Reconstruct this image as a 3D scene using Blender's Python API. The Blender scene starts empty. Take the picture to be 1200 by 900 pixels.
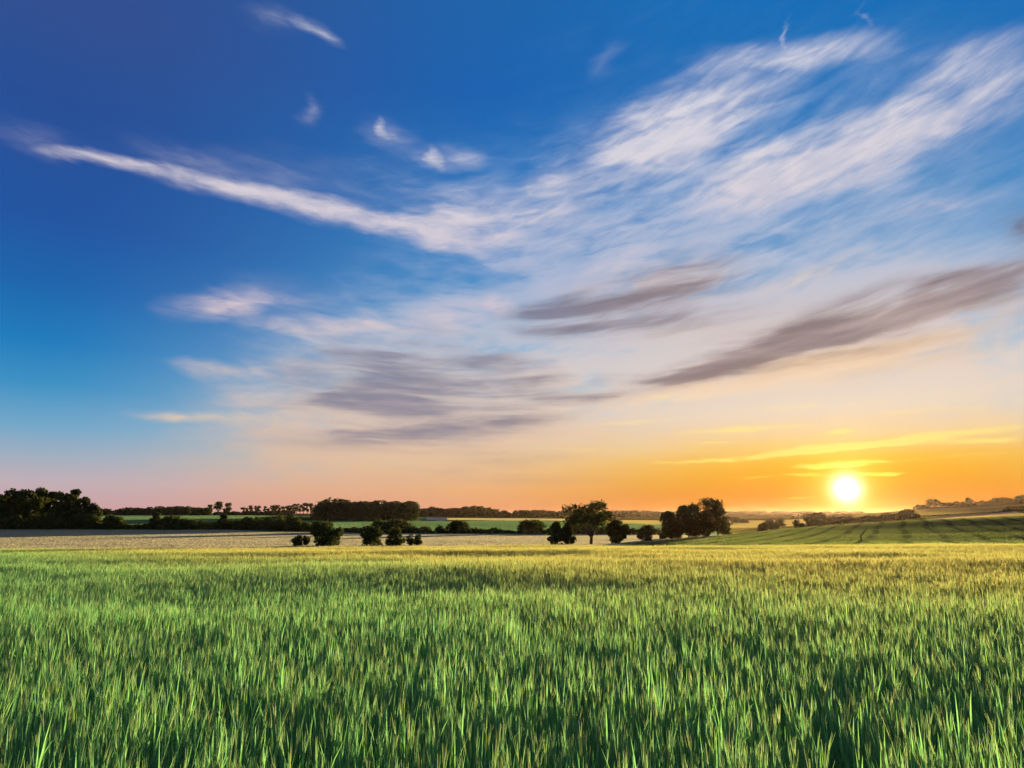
import bpy, math, random
import numpy as np
from mathutils import Vector

S = bpy.context.scene
COL = S.collection
R = math.radians

# ------------------------------------------------------------------ camera
EYE = 1.75                      # eye height above the soil, the crop stands about 0.75 m
FPX = 800.0                     # focal length for a 1200 px wide picture (24 mm)
PITCH = math.atan((604 - 450) / FPX)
cp, sp = math.cos(PITCH), math.sin(PITCH)

def slopes(x, y):
    """pixel of the 1200x900 photograph -> (X/Y, Z/Y) of its line of sight, world +Y ahead"""
    t = (450 - y) / FPX
    k = cp - t * sp
    return ((x - 600) / FPX) / k, (sp + t * cp) / k

def azel(x, y):
    u, v = slopes(x, y)
    return math.degrees(math.atan2(u, 1)), math.degrees(math.atan2(v, math.hypot(u, 1)))

cam_d = bpy.data.cameras.new('camera'); cam = bpy.data.objects.new('camera', cam_d); COL.objects.link(cam)
cam_d.sensor_width = 36; cam_d.lens = FPX / 1200 * 36
cam_d.clip_start = 0.05; cam_d.clip_end = 40000
cam.location = (0, 0, EYE); cam.rotation_euler = (R(90) + PITCH, 0, 0)
S.camera = cam
S.view_settings.view_transform = 'Standard'; S.view_settings.look = 'None'
S.view_settings.gamma = 1; S.view_settings.use_curve_mapping = False
EXPOSURE = 1.75
S.view_settings.exposure = EXPOSURE
S.render.engine = 'CYCLES'
S.cycles.use_denoising = True
S.cycles.max_bounces = 14; S.cycles.diffuse_bounces = 12; S.cycles.transmission_bounces = 12
S.cycles.volume_bounces = 0
S.cycles.adaptive_threshold = 0.015

SUN_AZ, SUN_EL = azel(992, 573)

# ------------------------------------------------------------------ node helpers
class NT:
    def __init__(s, tree):
        s.t = tree; tree.nodes.clear()
    def n(s, typ, **kw):
        nd = s.t.nodes.new(typ)
        for k, v in kw.items(): setattr(nd, k, v)
        return nd
    def link(s, a, b): s.t.links.new(a, b)
    def put(s, sock, v):
        if isinstance(v, bpy.types.NodeSocket): s.link(v, sock)
        elif v is not None: sock.default_value = v
    def m(s, op, a, b=None, c=None, clamp=False):
        nd = s.n('ShaderNodeMath', operation=op, use_clamp=clamp)
        for i, v in enumerate((a, b, c)): s.put(nd.inputs[i], v)
        return nd.outputs[0]
    def vm(s, op, a, b=None, c=None):
        nd = s.n('ShaderNodeVectorMath', operation=op)
        s.put(nd.inputs[0], a)
        if op == 'SCALE': s.put(nd.inputs[3], b)
        else:
            if b is not None: s.put(nd.inputs[1], b)
            if c is not None: s.put(nd.inputs[2], c)
        return nd.outputs['Value'] if op in ('DOT_PRODUCT', 'LENGTH') else nd.outputs[0]
    def xyz(s, x, y, z=0.0):
        nd = s.n('ShaderNodeCombineXYZ')
        for i, v in enumerate((x, y, z)): s.put(nd.inputs[i], v)
        return nd.outputs[0]
    def sep(s, v):
        nd = s.n('ShaderNodeSeparateXYZ'); s.link(v, nd.inputs[0]); return nd.outputs
    def noise(s, vec, scale=1, detail=4, rough=0.55, dist=0, color=False, dim='3D'):
        nd = s.n('ShaderNodeTexNoise', noise_dimensions=dim); s.link(vec, nd.inputs['Vector'])
        for k, v in (('Scale', scale), ('Detail', detail), ('Roughness', rough), ('Distortion', dist)): s.put(nd.inputs[k], v)
        return nd.outputs['Color' if color else 'Fac']
    def rng(s, v, a, b, c=0.0, d=1.0, mode='SMOOTHSTEP'):
        nd = s.n('ShaderNodeMapRange', interpolation_type=mode)
        for i, q in enumerate((v, a, b, c, d)): s.put(nd.inputs[i], q)
        return nd.outputs[0]
    def mix(s, f, a, b, mode='MIX'):
        nd = s.n('ShaderNodeMix', data_type='RGBA', blend_type=mode)
        s.put(nd.inputs[0], f); s.put(nd.inputs[6], a); s.put(nd.inputs[7], b)
        return nd.outputs[2]
    def ramp(s, fac, stops, interp='LINEAR'):
        nd = s.n('ShaderNodeValToRGB'); cr = nd.color_ramp; cr.interpolation = interp
        while len(cr.elements) < len(stops): cr.elements.new(0.5)
        for e, (p, c) in zip(cr.elements, sorted(stops, key=lambda q: q[0])):
            e.position = p; e.color = c
        s.put(nd.inputs[0], fac)
        return nd.outputs[0]

def lin(r, g, b, a=1.0):
    f = lambda c: (c / 12.92) if c <= 0.04045 else ((c + 0.055) / 1.055) ** 2.4
    return (f(r / 255), f(g / 255), f(b / 255), a)

# ------------------------------------------------------------------ sky
W = bpy.data.worlds.new('World'); S.world = W; W.use_nodes = True
n = NT(W.node_tree)
geo = n.n('ShaderNodeTexCoord')
D = n.vm('NORMALIZE', geo.outputs['Generated'])
dx, dy, dz = n.sep(D)
AZ = n.m('MULTIPLY', n.m('ARCTAN2', dx, dy), 180 / math.pi)
EL = n.m('MULTIPLY', n.m('ARCSINE', dz), 180 / math.pi)
sun_dir = Vector((math.sin(R(SUN_AZ)) * math.cos(R(SUN_EL)), math.cos(R(SUN_AZ)) * math.cos(R(SUN_EL)), math.sin(R(SUN_EL))))
SD = n.vm('DOT_PRODUCT', D, tuple(sun_dir))
SA = n.m('MULTIPLY', n.m('ARCCOSINE', n.m('MINIMUM', SD, 0.9999999)), 180 / math.pi)      # degrees from the sun
# azimuth distance from the sun
hor = n.vm('NORMALIZE', n.vm('MULTIPLY', D, (1, 1, 0)))
AD = n.m('MULTIPLY', n.m('ARCCOSINE', n.m('MINIMUM', n.vm('DOT_PRODUCT', hor, (math.sin(R(SUN_AZ)), math.cos(R(SUN_AZ)), 0)), 0.999999)), 180 / math.pi)

def elramp(x, stops):
    st = []
    for y, c in stops: st.append((min(1, max(0, azel(x, y)[1] / 45)), lin(*c)))
    return n.ramp(n.m('DIVIDE', EL, 45, clamp=True), st)
far_r = elramp(60, [(0, (50, 80, 146)), (110, (40, 80, 152)), (250, (34, 85, 161)), (330, (28, 101, 174)), (400, (30, 125, 190)),
                    (450, (60, 146, 198)), (500, (116, 169, 203)), (535, (162, 176, 194)), (565, (194, 176, 184)), (598, (204, 162, 166))])
mid_r = elramp(600, [(0, (30, 100, 172)), (110, (26, 99, 178)), (240, (42, 120, 190)), (330, (70, 143, 202)), (400, (122, 170, 210)),
                     (450, (170, 193, 210)), (500, (212, 206, 200)), (540, (235, 200, 160)), (575, (238, 176, 120)), (598, (228, 156, 118))])
sun_r = elramp(1000, [(0, (20, 110, 184)), (150, (32, 120, 190)), (250, (75, 142, 198)), (330, (135, 174, 212)), (420, (178, 201, 220)),
                      (470, (208, 213, 212)), (510, (238, 210, 166)), (537, (240, 182, 62)), (557, (232, 158, 12)), (580, (214, 124, 6)), (598, (204, 100, 18))])
base = n.mix(n.rng(AD, 24, 62), mid_r, far_r)
base = n.mix(n.rng(AD, 2, 31), sun_r, base)

# ---- clouds: strokes in (azimuth, elevation), broken up by warped streak noise
# the streaks fall towards the middle from the left and climb again to the right
gz = n.m('MULTIPLY', n.m('SUBTRACT', n.m('SQRT', n.m('ADD', n.m('POWER', n.m('ADD', AZ, 3.0), 2), 60)), 7.7),
         n.m('MULTIPLY', n.rng(AZ, -6, 10, 0.13, 0.19), n.rng(EL, 2, 20)))
ELc = n.m('SUBTRACT', EL, gz)
PC = n.xyz(AZ, ELc, 0)
PCD = n.vm('ADD', PC, n.vm('SCALE', D, 3.0))
wa = n.vm('SUBTRACT', n.noise(n.vm('MULTIPLY', PC, (0.11, 0.30, 1)), 1, 3, 0.55, color=True), (0.5, 0.5, 0.5))
wb = n.vm('SUBTRACT', n.noise(n.vm('MULTIPLY', PC, (0.30, 1.3, 1)), 1, 6, 0.6, color=True), (0.5, 0.5, 0.5))
P = n.xyz(AZ, EL, 0)
PW = n.vm('MULTIPLY_ADD', wa, (6.0, 1.8, 0), P)
PW = n.vm('MULTIPLY_ADD', wb, (1.6, 0.75, 0), PW)
PS = n.vm('MULTIPLY_ADD', wa, (5.0, 0.45, 0), P)
PS = n.vm('MULTIPLY_ADD', wb, (3.0, 0.5, 0), PS)
warp_c = n.vm('MULTIPLY_ADD', wa, (3.0, 1.6, 0), PC)
streak = n.noise(n.vm('MULTIPLY', warp_c, (0.07, 0.42, 1)), 1, 6, 0.52, 0.25)
wisp = n.noise(n.vm('MULTIPLY', warp_c, (0.16, 1.2, 1)), 1, 8, 0.52, 0.6)
billow = n.noise(n.vm('MULTIPLY', n.vm('MULTIPLY_ADD', wb, (1.5, 0.8, 0), warp_c), (0.24, 0.75, 1)), 1, 8, 0.52, 0.5)
feather = n.noise(n.xyz(n.m('MULTIPLY', n.m('MULTIPLY_ADD', ELc, 0.4, AZ), 0.26), n.m('MULTIPLY', n.m('MULTIPLY_ADD', AZ, -0.22, ELc), 1.5), n.sep(wa)[2]), 1, 8, 0.60, 0.9)
PDK = n.xyz(AZ, n.m('SUBTRACT', EL, n.m('MULTIPLY', gz, 0.8)), 5.0)
PDK = n.vm('MULTIPLY_ADD', wa, (3.0, 0.8, 0), PDK)
fib = n.noise(n.vm('MULTIPLY', PDK, (0.055, 0.62, 1)), 1, 7, 0.52, 0.2)
tex = n.m('ADD', n.m('MULTIPLY', streak, 0.38), n.m('ADD', n.m('MULTIPLY', wisp, 0.20), n.m('ADD', n.m('MULTIPLY', billow, 0.30), n.m('MULTIPLY', feather, 0.13))))

def strokes(lst, vec, acc=0.0):
    for (x0, y0, x1, y1, w, s) in lst:
        a0 = azel(x0, y0); a1 = azel(x1, y1)
        cx, cy = (a0[0] + a1[0]) / 2, (a0[1] + a1[1]) / 2
        L = math.hypot(a1[0] - a0[0], a1[1] - a0[1]) / 2
        ang = math.atan2(a1[1] - a0[1], a1[0] - a0[0])
        mx, my = (x0 + x1) / 2, (y0 + y1) / 2
        q = azel(mx, my - w); q0 = azel(mx, my)
        Wd = math.hypot(q[0] - q0[0], q[1] - q0[1])
        mp = n.n('ShaderNodeMapping', vector_type='TEXTURE')
        n.link(vec, mp.inputs[0])
        mp.inputs['Location'].default_value = (cx, cy, 0)
        mp.inputs['Rotation'].default_value = (0, 0, ang)
        mp.inputs['Scale'].default_value = (L * 1.3 + Wd, Wd * 2.5, 1)
        g = n.n('ShaderNodeTexGradient', gradient_type='SPHERICAL'); n.link(mp.outputs[0], g.inputs[0])
        acc = n.m('MULTIPLY_ADD', g.outputs['Fac'], s * 1.45, acc)
    return acc

BRIGHT = [
 (436,142,448,162,4,.5),(503,176,513,192,4,.6),(918,22,923,50,3,.5),(1011,6,1015,30,2.5,.4),(880,78,960,70,4,.4),(610,262,700,240,8,.4),  # x0, y0, x1, y1, half width, weight
 (0,150,90,180,13,.40),(60,178,200,204,5,.85),(150,196,330,234,7,1.0),(290,228,470,266,8,1.1),(420,252,600,284,11,1.05),
 (130,170,300,205,14,.28),(250,188,400,225,20,.34),(490,258,610,242,20,.7),(400,200,560,240,26,.30),(420,148,490,172,10,.45),(498,183,555,184,8,.55),
 (292,16,350,24,12,.34),(345,25,398,48,6,.6),(358,118,370,152,8,.36),(620,214,705,209,9,.65),(590,250,680,245,20,.45),
 (690,84,728,60,10,.34),(880,62,1040,50,11,.75),(795,72,880,62,9,.55),(740,160,915,92,26,1.0),(650,196,800,156,26,.60),
 (720,182,880,136,34,.50),(820,225,960,192,20,1.1),(890,198,1060,152,25,1.1),(1000,172,1210,106,25,1.05),(1090,82,1200,44,14,.55),
 (940,100,1200,70,34,.30),(960,224,1062,204,9,.45),(1055,248,1165,222,5,.45),(930,336,1025,292,8,.5),(640,330,900,302,34,.45),
 (1010,255,1100,235,26,.22),(700,250,950,240,40,.30),(560,300,760,270,34,.28),
 (190,360,300,352,11,.85),(260,352,372,350,16,.62),(300,381,465,384,7,.9),(408,370,445,374,8,.5),(200,430,322,432,6,.75),
 (150,484,312,488,5,.85),(280,488,420,486,10,.5),(470,384,580,372,16,.65),(558,350,605,366,6,.6),(500,300,600,330,30,.25),
 (230,445,330,455,8,.35),(380,440,600,455,26,.42),(600,435,700,430,9,.55),
]
VEIL = [
 (640,230,1230,120,60,.36),(380,180,620,250,40,.30),
 (270,548,620,520,62,.75),(260,500,560,480,70,.60),(420,430,800,400,90,.55),(620,420,1250,400,90,.62),(500,340,1000,300,90,.40),
 (800,440,1250,390,44,1.0),(780,400,1200,340,40,.5),(640,500,1250,470,60,.60),(600,190,1250,190,170,.40),(300,400,520,400,50,.28),
]
DARK = [
 (318,442,400,418,11,.50),(395,416,520,416,17,.62),(480,420,640,438,17,.62),(560,424,655,444,9,.55),(330,492,500,472,20,.55),
 (400,482,570,496,22,.48),(560,492,665,480,9,.38),(588,376,720,366,13,.75),(640,372,870,336,22,.66),(740,335,870,308,20,.34),
 (648,466,780,450,9,.75),(770,450,850,440,7,.5),(790,432,960,398,6,.6),(860,406,1060,376,7,.8),(960,392,1130,364,8,.65),(1000,376,1215,345,9,.5),
 (1060,352,1212,314,10,.9),(880,390,1000,374,8,.4),(1178,272,1210,262,20,.5),(470,386,560,402,10,.34),(600,455,660,462,8,.25),
 (290,470,620,468,44,.22),(420,520,720,508,30,.20),(300,420,560,430,30,.14),(1090,345,1220,308,7,.5),(760,440,1220,346,30,.5),(940,388,1215,330,20,.5),(560,470,700,462,14,.2),(640,372,880,326,28,.2),(760,446,900,420,7,.45),(480,540,700,555,10,.25),(600,560,760,552,5,.22),
]
PEACH = [
 (640,482,900,444,6,.75),(800,452,1215,396,13,.85),(880,430,1215,374,7,.6),(640,352,900,308,15,.45),(700,400,860,380,8,.25),
 (470,512,720,496,7,.4),(300,505,480,500,7,.3),(880,345,1030,292,6,.5),(560,436,700,452,6,.4),
]
GOLD = [
 (820,540,1010,525,2,1.0),(900,528,1100,517,2.5,1.0),(940,548,1010,545,2,.9),(930,557,1050,556,1.6,1.0),(985,521,1220,498,3,.9),(950,508,1010,503,2,1.0),
 (830,562,930,557,1.2,.6),(1030,558,1070,556,1,1.0),(760,508,960,498,2.5,.6),(850,482,1070,468,3,.5),(1090,522,1220,512,2.5,.5),
 (690,472,910,455,3,.45),(870,585,965,581,1,.4),(600,524,830,530,2.5,.45),(935,546,1075,537,2.5,.9),(700,545,900,538,1.5,.4),
 (1040,540,1200,530,1.5,.4),(960,490,1200,470,3,.4),(780,520,930,515,1.5,.5),(640,500,820,490,2.5,.4),
]
cb = strokes(BRIGHT, PW); cv = strokes(VEIL, PW); cd = strokes(DARK, PS); cg = strokes(GOLD, PS); cpz = strokes(PEACH, PS)
# thin cirrus everywhere else, continuing the sky, thickened unseen to light the crop
rest = n.m('MULTIPLY', n.rng(n.noise(n.vm('MULTIPLY', D, (1.6, 1.6, 3.2)), 1, 4, 0.55), 0.32, 0.58), n.m('MAXIMUM', n.rng(n.m('ABSOLUTE', AZ), 46, 75), n.rng(EL, 42, 58)))
rest = n.m('MULTIPLY', rest, 0.8)
tb = n.rng(tex, 0.36, 0.64, 0.30, 1.22, 'LINEAR')
db = n.rng(n.m('MULTIPLY', n.m('ADD', cb, rest), tb), 0.0, 1.55, 0, 0.92)
tv = n.rng(tex, 0.36, 0.64, 0.2, 1.2, 'LINEAR')
dv = n.m('MULTIPLY', n.rng(n.m('MULTIPLY', cv, tv), 0.10, 1.3), 0.72)
td = n.rng(n.m('ADD', n.m('MULTIPLY', fib, 0.7), n.m('MULTIPLY', wisp, 0.3)), 0.37, 0.62, 0.25, 1.35, 'LINEAR')
dd = n.rng(n.m('MULTIPLY', cd, td), 0.0, 1.35, 0, 0.80)
dg = n.rng(n.m('MULTIPLY', cg, n.rng(wisp, 0.35, 0.62, 0.3, 1.2, 'LINEAR')), 0.15, 0.9, 0, 0.8)

def elr(stops): return n.ramp(n.m('DIVIDE', EL, 45, clamp=True), [(min(1, max(0, azel(800, y)[1] / 45)), lin(*c)) for y, c in stops])
white = elr([(0, (226, 226, 236)), (200, (226, 218, 224)), (350, (216, 200, 210)), (430, (232, 208, 196)), (490, (246, 212, 176)), (560, (252, 205, 120))])
veilc = elr([(0, (110, 160, 210)), (200, (140, 172, 215)), (320, (172, 186, 214)), (400, (206, 204, 212)), (450, (224, 206, 198)), (500, (228, 196, 172)), (550, (232, 188, 150)), (598, (224, 160, 132))])
veil_sun = elr([(0, (120, 165, 212)), (200, (150, 182, 220)), (320, (196, 200, 218)), (390, (232, 208, 196)), (440, (238, 214, 198)), (490, (243, 216, 186)), (525, (244, 200, 122)), (555, (236, 164, 18)), (580, (216, 126, 8))])
veilc = n.mix(n.rng(AD, 4, 32), veil_sun, veilc)
darkc = n.mix(n.rng(AD, 8, 34), lin(118, 96, 102), lin(120, 122, 150))
# thicker and thinner places inside each cloud
white = n.mix(n.m('MULTIPLY', n.rng(n.m('ADD', n.m('MULTIPLY', billow, 0.6), n.m('MULTIPLY', feather, 0.4)), 0.62, 0.42), 0.42), white, n.mix(0.55, base, white))
darkc = n.mix(n.rng(fib, 0.36, 0.62), n.mix(0.45, darkc, veilc), n.mix(0.14, darkc, lin(60, 50, 62)))
col = n.mix(dv, base, veilc)
col = n.mix(db, col, white)
dp = n.rng(n.m('MULTIPLY', cpz, n.rng(tex, 0.36, 0.64, 0.45, 1.2, 'LINEAR')), 0.0, 1.3, 0, 0.85)
col = n.mix(dp, col, n.mix(n.rng(AD, 6, 40), lin(255, 220, 178), lin(236, 206, 200)))
col = n.mix(dd, col, darkc)
# aureole and disc, brighter thin streaks around it
sunside = n.rng(AD, 10, 42, 1, 0)
col = n.mix(n.m('MULTIPLY', dg, n.rng(AD, 8, 36, 1, 0.25)), col, n.mix(sunside, lin(250, 214, 180), lin(255, 232, 140)))
def gexp(k, p=1.0):
    q = n.m('DIVIDE', SA, k)
    if p != 1.0: q = n.m('POWER', q, p)
    return n.m('EXPONENT', n.m('MULTIPLY', q, -1))
glow = n.vm('SCALE', (1.0, 0.50, -0.12), n.m('MULTIPLY', gexp(4.5), 0.0))
glow2 = n.vm('SCALE', (1.0, 0.74, 0.10), n.m('MULTIPLY', gexp(2.1, 1.3), 0.75))
core = n.vm('SCALE', (1.0, 0.95, 0.8), n.m('MULTIPLY', gexp(0.70, 1.6), 3.6))
near = n.m('MULTIPLY', n.rng(EL, 1.5, 6.8, 1, 0), n.m('EXPONENT', n.m('MULTIPLY', n.m('POWER', n.m('DIVIDE', AD, 17), 1.5), -1)))
col = n.vm('MULTIPLY', col, n.xyz(n.m('MULTIPLY_ADD', near, -0.04, 1.0), n.m('MULTIPLY_ADD', near, 0.02, 1.0), n.m('MULTIPLY_ADD', near, -0.80, 1.0)))
col = n.vm('ADD', n.vm('ADD', col, glow), n.vm('ADD', glow2, core))
# physical sky under it
sky = n.n('ShaderNodeTexSky', sky_type='NISHITA', sun_disc=False)
sky.sun_elevation = R(SUN_EL); sky.sun_rotation = R(SUN_AZ); sky.altitude = 60
sky.air_density = 1.0; sky.dust_density = 1.0; sky.ozone_density = 2.0
BG = 0.10
k_art = (1 / BG) / 2 ** EXPOSURE
tot = n.vm('ADD', n.vm('SCALE', col, 0.97 * k_art), n.vm('SCALE', sky.outputs[0], 0.015))
bg = n.n('ShaderNodeBackground'); n.link(tot, bg.inputs[0]); bg.inputs[1].default_value = BG
wo = n.n('ShaderNodeOutputWorld'); n.link(bg.outputs[0], wo.inputs[0])
W.cycles.sampling_method = 'MANUAL'; W.cycles.sample_map_resolution = 1024

# ------------------------------------------------------------------ sun
sl = bpy.data.lights.new('sun', 'SUN'); so = bpy.data.objects.new('sun', sl); COL.objects.link(so)
sl.energy = 5.0; sl.angle = R(0.53); sl.color = (1.0, 0.73, 0.38)
so.rotation_euler = (-sun_dir).to_track_quat('-Z', 'Y').to_euler()
so.location = (0, 0, 60)

# === STRUCTURE
# ------------------------------------------------------------------ mesh helpers
rs = np.random.RandomState(7)

def mesh_np(name, verts, faces, mats=(), face_mat=None, smooth=False):
    """faces: (n,3) or (n,4) integer array, or a list of such arrays"""
    if not isinstance(faces, (list, tuple)): faces = [faces]
    faces = [np.asarray(f, dtype=np.int32) for f in faces if len(f)]
    me = bpy.data.meshes.new(name)
    verts = np.asarray(verts, dtype=np.float32)
    me.vertices.add(len(verts)); me.vertices.foreach_set('co', verts.ravel())
    loops = np.concatenate([f.ravel() for f in faces])
    tot = np.concatenate([np.full(len(f), f.shape[1], dtype=np.int32) for f in faces])
    me.loops.add(len(loops)); me.loops.foreach_set('vertex_index', loops)
    me.polygons.add(len(tot))
    me.polygons.foreach_set('loop_start', np.concatenate([[0], np.cumsum(tot)[:-1]]).astype(np.int32))
    me.polygons.foreach_set('loop_total', tot)
    if face_mat is not None: me.polygons.foreach_set('material_index', np.asarray(face_mat, dtype=np.int32))
    if smooth: me.polygons.foreach_set('use_smooth', np.ones(len(tot), dtype=bool))
    for m in mats: me.materials.append(m)
    me.update(calc_edges=True)
    return me

def obj(name, me, parent=None, kind=None, label=None, cat=None, group=None, loc=None):
    o = bpy.data.objects.new(name, me); COL.objects.link(o)
    if parent is not None: o.parent = parent
    if loc is not None: o.location = loc
    tag(o, label, cat, group, kind)
    return o

def tag(o, label=None, cat=None, group=None, kind=None):
    if label: o['label'] = label
    if cat: o['category'] = cat
    if group: o['group'] = group
    if kind: o['kind'] = kind
    return o

def value_noise(x, y, seed=0):
    """smooth numpy value noise, about -1..1"""
    def h(i, j):
        v = np.sin(i * 127.1 + j * 311.7 + seed * 74.7) * 43758.5453
        return (v - np.floor(v)) * 2 - 1
    xi, yi = np.floor(x), np.floor(y); fx, fy = x - xi, y - yi
    fx = fx * fx * (3 - 2 * fx); fy = fy * fy * (3 - 2 * fy)
    return ((h(xi, yi) * (1 - fx) + h(xi + 1, yi) * fx) * (1 - fy) + (h(xi, yi + 1) * (1 - fx) + h(xi + 1, yi + 1) * fx) * fy)

# ------------------------------------------------------------------ materials
def mat(name):
    m = bpy.data.materials.new(name); m.use_nodes = True
    return m, NT(m.node_tree)

def out(q, sh):
    o = q.n('ShaderNodeOutputMaterial'); q.link(sh, o.inputs[0]); return o

def field_mat(name, c0, c1, scale=0.05, stretch=(1, 1, 1), c2=None, s2=1.0, lines=None, jit=2.6):
    """soil or crop seen from afar: broad patches, fine mottling, optional tramlines (angle, spacing, width, colour)"""
    m, q = mat(name)
    p = q.n('ShaderNodeNewGeometry').outputs['Position']
    a = q.noise(q.vm('MULTIPLY', p, stretch), scale, 5, 0.6)
    b = q.noise(q.vm('MULTIPLY', p, stretch), scale * 9, 5, 0.65)
    c = q.mix(q.rng(a, 0.35, 0.65), c0, c1)
    if c2: c = q.mix(q.rng(b, 0.42, 0.72), c, c2)
    if lines:
        ang, sp_, wd, lc = lines
        w = q.noise(p, 0.012, 2, 0.5)
        t = q.vm('DOT_PRODUCT', p, (math.cos(ang), math.sin(ang), 0))
        t = q.m('ADD', t, q.m('MULTIPLY', w, sp_ * 0.5))
        f = q.m('ABSOLUTE', q.m('SUBTRACT', q.m('FRACT', q.m('DIVIDE', t, sp_)), 0.5))
        k = q.rng(f, wd * 0.5, wd, 1, 0)
        c = q.mix(q.m('MULTIPLY', k, q.rng(b, 0.3, 0.6, 0.4, 1)), c, lc)
    # a standing crop has its leaves at every angle, and light comes through them
    nz = q.n('ShaderNodeTexWhiteNoise', noise_dimensions='3D'); q.link(q.vm('SCALE', p, 7.3), nz.inputs['Vector'])
    nrm = q.vm('NORMALIZE', q.vm('ADD', q.n('ShaderNodeNewGeometry').outputs['Normal'], q.vm('SCALE', q.vm('SUBTRACT', nz.outputs['Color'], (0.5, 0.5, 0.5)), jit)))
    bs = q.n('ShaderNodeBsdfDiffuse'); q.put(bs.inputs['Color'], c); q.link(nrm, bs.inputs['Normal'])
    tl = q.n('ShaderNodeBsdfTranslucent'); q.put(tl.inputs['Color'], c); q.link(q.vm('SCALE', nrm, -1), tl.inputs['Normal'])
    x = q.n('ShaderNodeMixShader'); x.inputs[0].default_value = 0.0
    q.link(bs.outputs[0], x.inputs[1]); q.link(tl.outputs[0], x.inputs[2])
    out(q, x.outputs[0]); return m

def leaf_mat(name, c0, c1, c2, trans=0.25, scale=0.6):
    m, q = mat(name)
    tc = q.n('ShaderNodeTexCoord').outputs['Object']
    a = q.noise(tc, scale, 3, 0.6)
    b = q.n('ShaderNodeNewGeometry').outputs['Random Per Island']
    c = q.mix(q.rng(a, 0.38, 0.62), c0, c1)
    c = q.mix(q.m('MULTIPLY', b, 0.5), c, c2)
    d = q.n('ShaderNodeBsdfDiffuse'); q.put(d.inputs[0], c)
    t = q.n('ShaderNodeBsdfTranslucent'); q.put(t.inputs[0], q.mix(0.5, c, (0.10, 0.11, 0.015, 1)))
    x = q.n('ShaderNodeMixShader'); x.inputs[0].default_value = trans
    q.link(d.outputs[0], x.inputs[1]); q.link(t.outputs[0], x.inputs[2])
    out(q, x.outputs[0]); return m

def bark_mat(name, c0, c1):
    m, q = mat(name)
    tc = q.n('ShaderNodeTexCoord').outputs['Object']
    a = q.noise(q.vm('MULTIPLY', tc, (3, 3, 0.6)), 2, 5, 0.7)
    bs = q.n('ShaderNodeBsdfPrincipled'); q.put(bs.inputs['Base Color'], q.mix(a, c0, c1)); bs.inputs['Roughness'].default_value = 0.95
    out(q, bs.outputs[0]); return m

M_soil = field_mat('soil', (0.035, 0.026, 0.018, 1), (0.06, 0.045, 0.03, 1), 0.6)
M_ground = field_mat('rough_grass', (0.05, 0.08, 0.025, 1), (0.09, 0.10, 0.04, 1), 0.02)
M_pale = field_mat('ripe_pale_crop', (0.46, 0.40, 0.23, 1), (0.38, 0.35, 0.19, 1), 0.012, (0.25, 1, 1), (0.38, 0.31, 0.22, 1), lines=(R(86), 22, 0.05, (0.16, 0.16, 0.085, 1)))
M_green = field_mat('green_crop', (0.075, 0.19, 0.075, 1), (0.11, 0.22, 0.085, 1), 0.006, (0.3, 1, 1), (0.09, 0.17, 0.06, 1))
M_hill = field_mat('hill_crop', (0.095, 0.15, 0.045, 1), (0.15, 0.18, 0.05, 1), 0.012, (1, 0.6, 1), (0.085, 0.12, 0.04, 1), lines=(R(-29), 13, 0.09, (0.055, 0.06, 0.028, 1)))
M_gold = field_mat('gold_crop', (0.34, 0.28, 0.09, 1), (0.26, 0.25, 0.08, 1), 0.006, (0.3, 1, 1), (0.40, 0.32, 0.12, 1))
M_olive = field_mat('olive_pasture', (0.11, 0.12, 0.035, 1), (0.15, 0.15, 0.045, 1), 0.006, (0.3, 1, 1), (0.09, 0.09, 0.03, 1))
M_plough = field_mat('ploughed_soil', (0.30, 0.20, 0.15, 1), (0.24, 0.17, 0.12, 1), 0.008, (0.3, 1, 1), (0.33, 0.25, 0.18, 1))
M_blue = field_mat('blue_crop', (0.19, 0.24, 0.30, 1), (0.22, 0.27, 0.32, 1), 0.01)
M_leaf = leaf_mat('dark_leaves', (0.036, 0.052, 0.016, 1), (0.065, 0.085, 0.025, 1), (0.09, 0.10, 0.03, 1), 0.22)
M_leaf_b = leaf_mat('olive_leaves', (0.045, 0.055, 0.018, 1), (0.075, 0.085, 0.028, 1), (0.10, 0.10, 0.03, 1), 0.13)
M_far = leaf_mat('far_leaves', (0.03, 0.05, 0.02, 1), (0.05, 0.07, 0.03, 1), (0.07, 0.08, 0.03, 1), 0.15, 0.05)
M_bark = bark_mat('bark', (0.05, 0.038, 0.028, 1), (0.11, 0.085, 0.06, 1))

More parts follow.
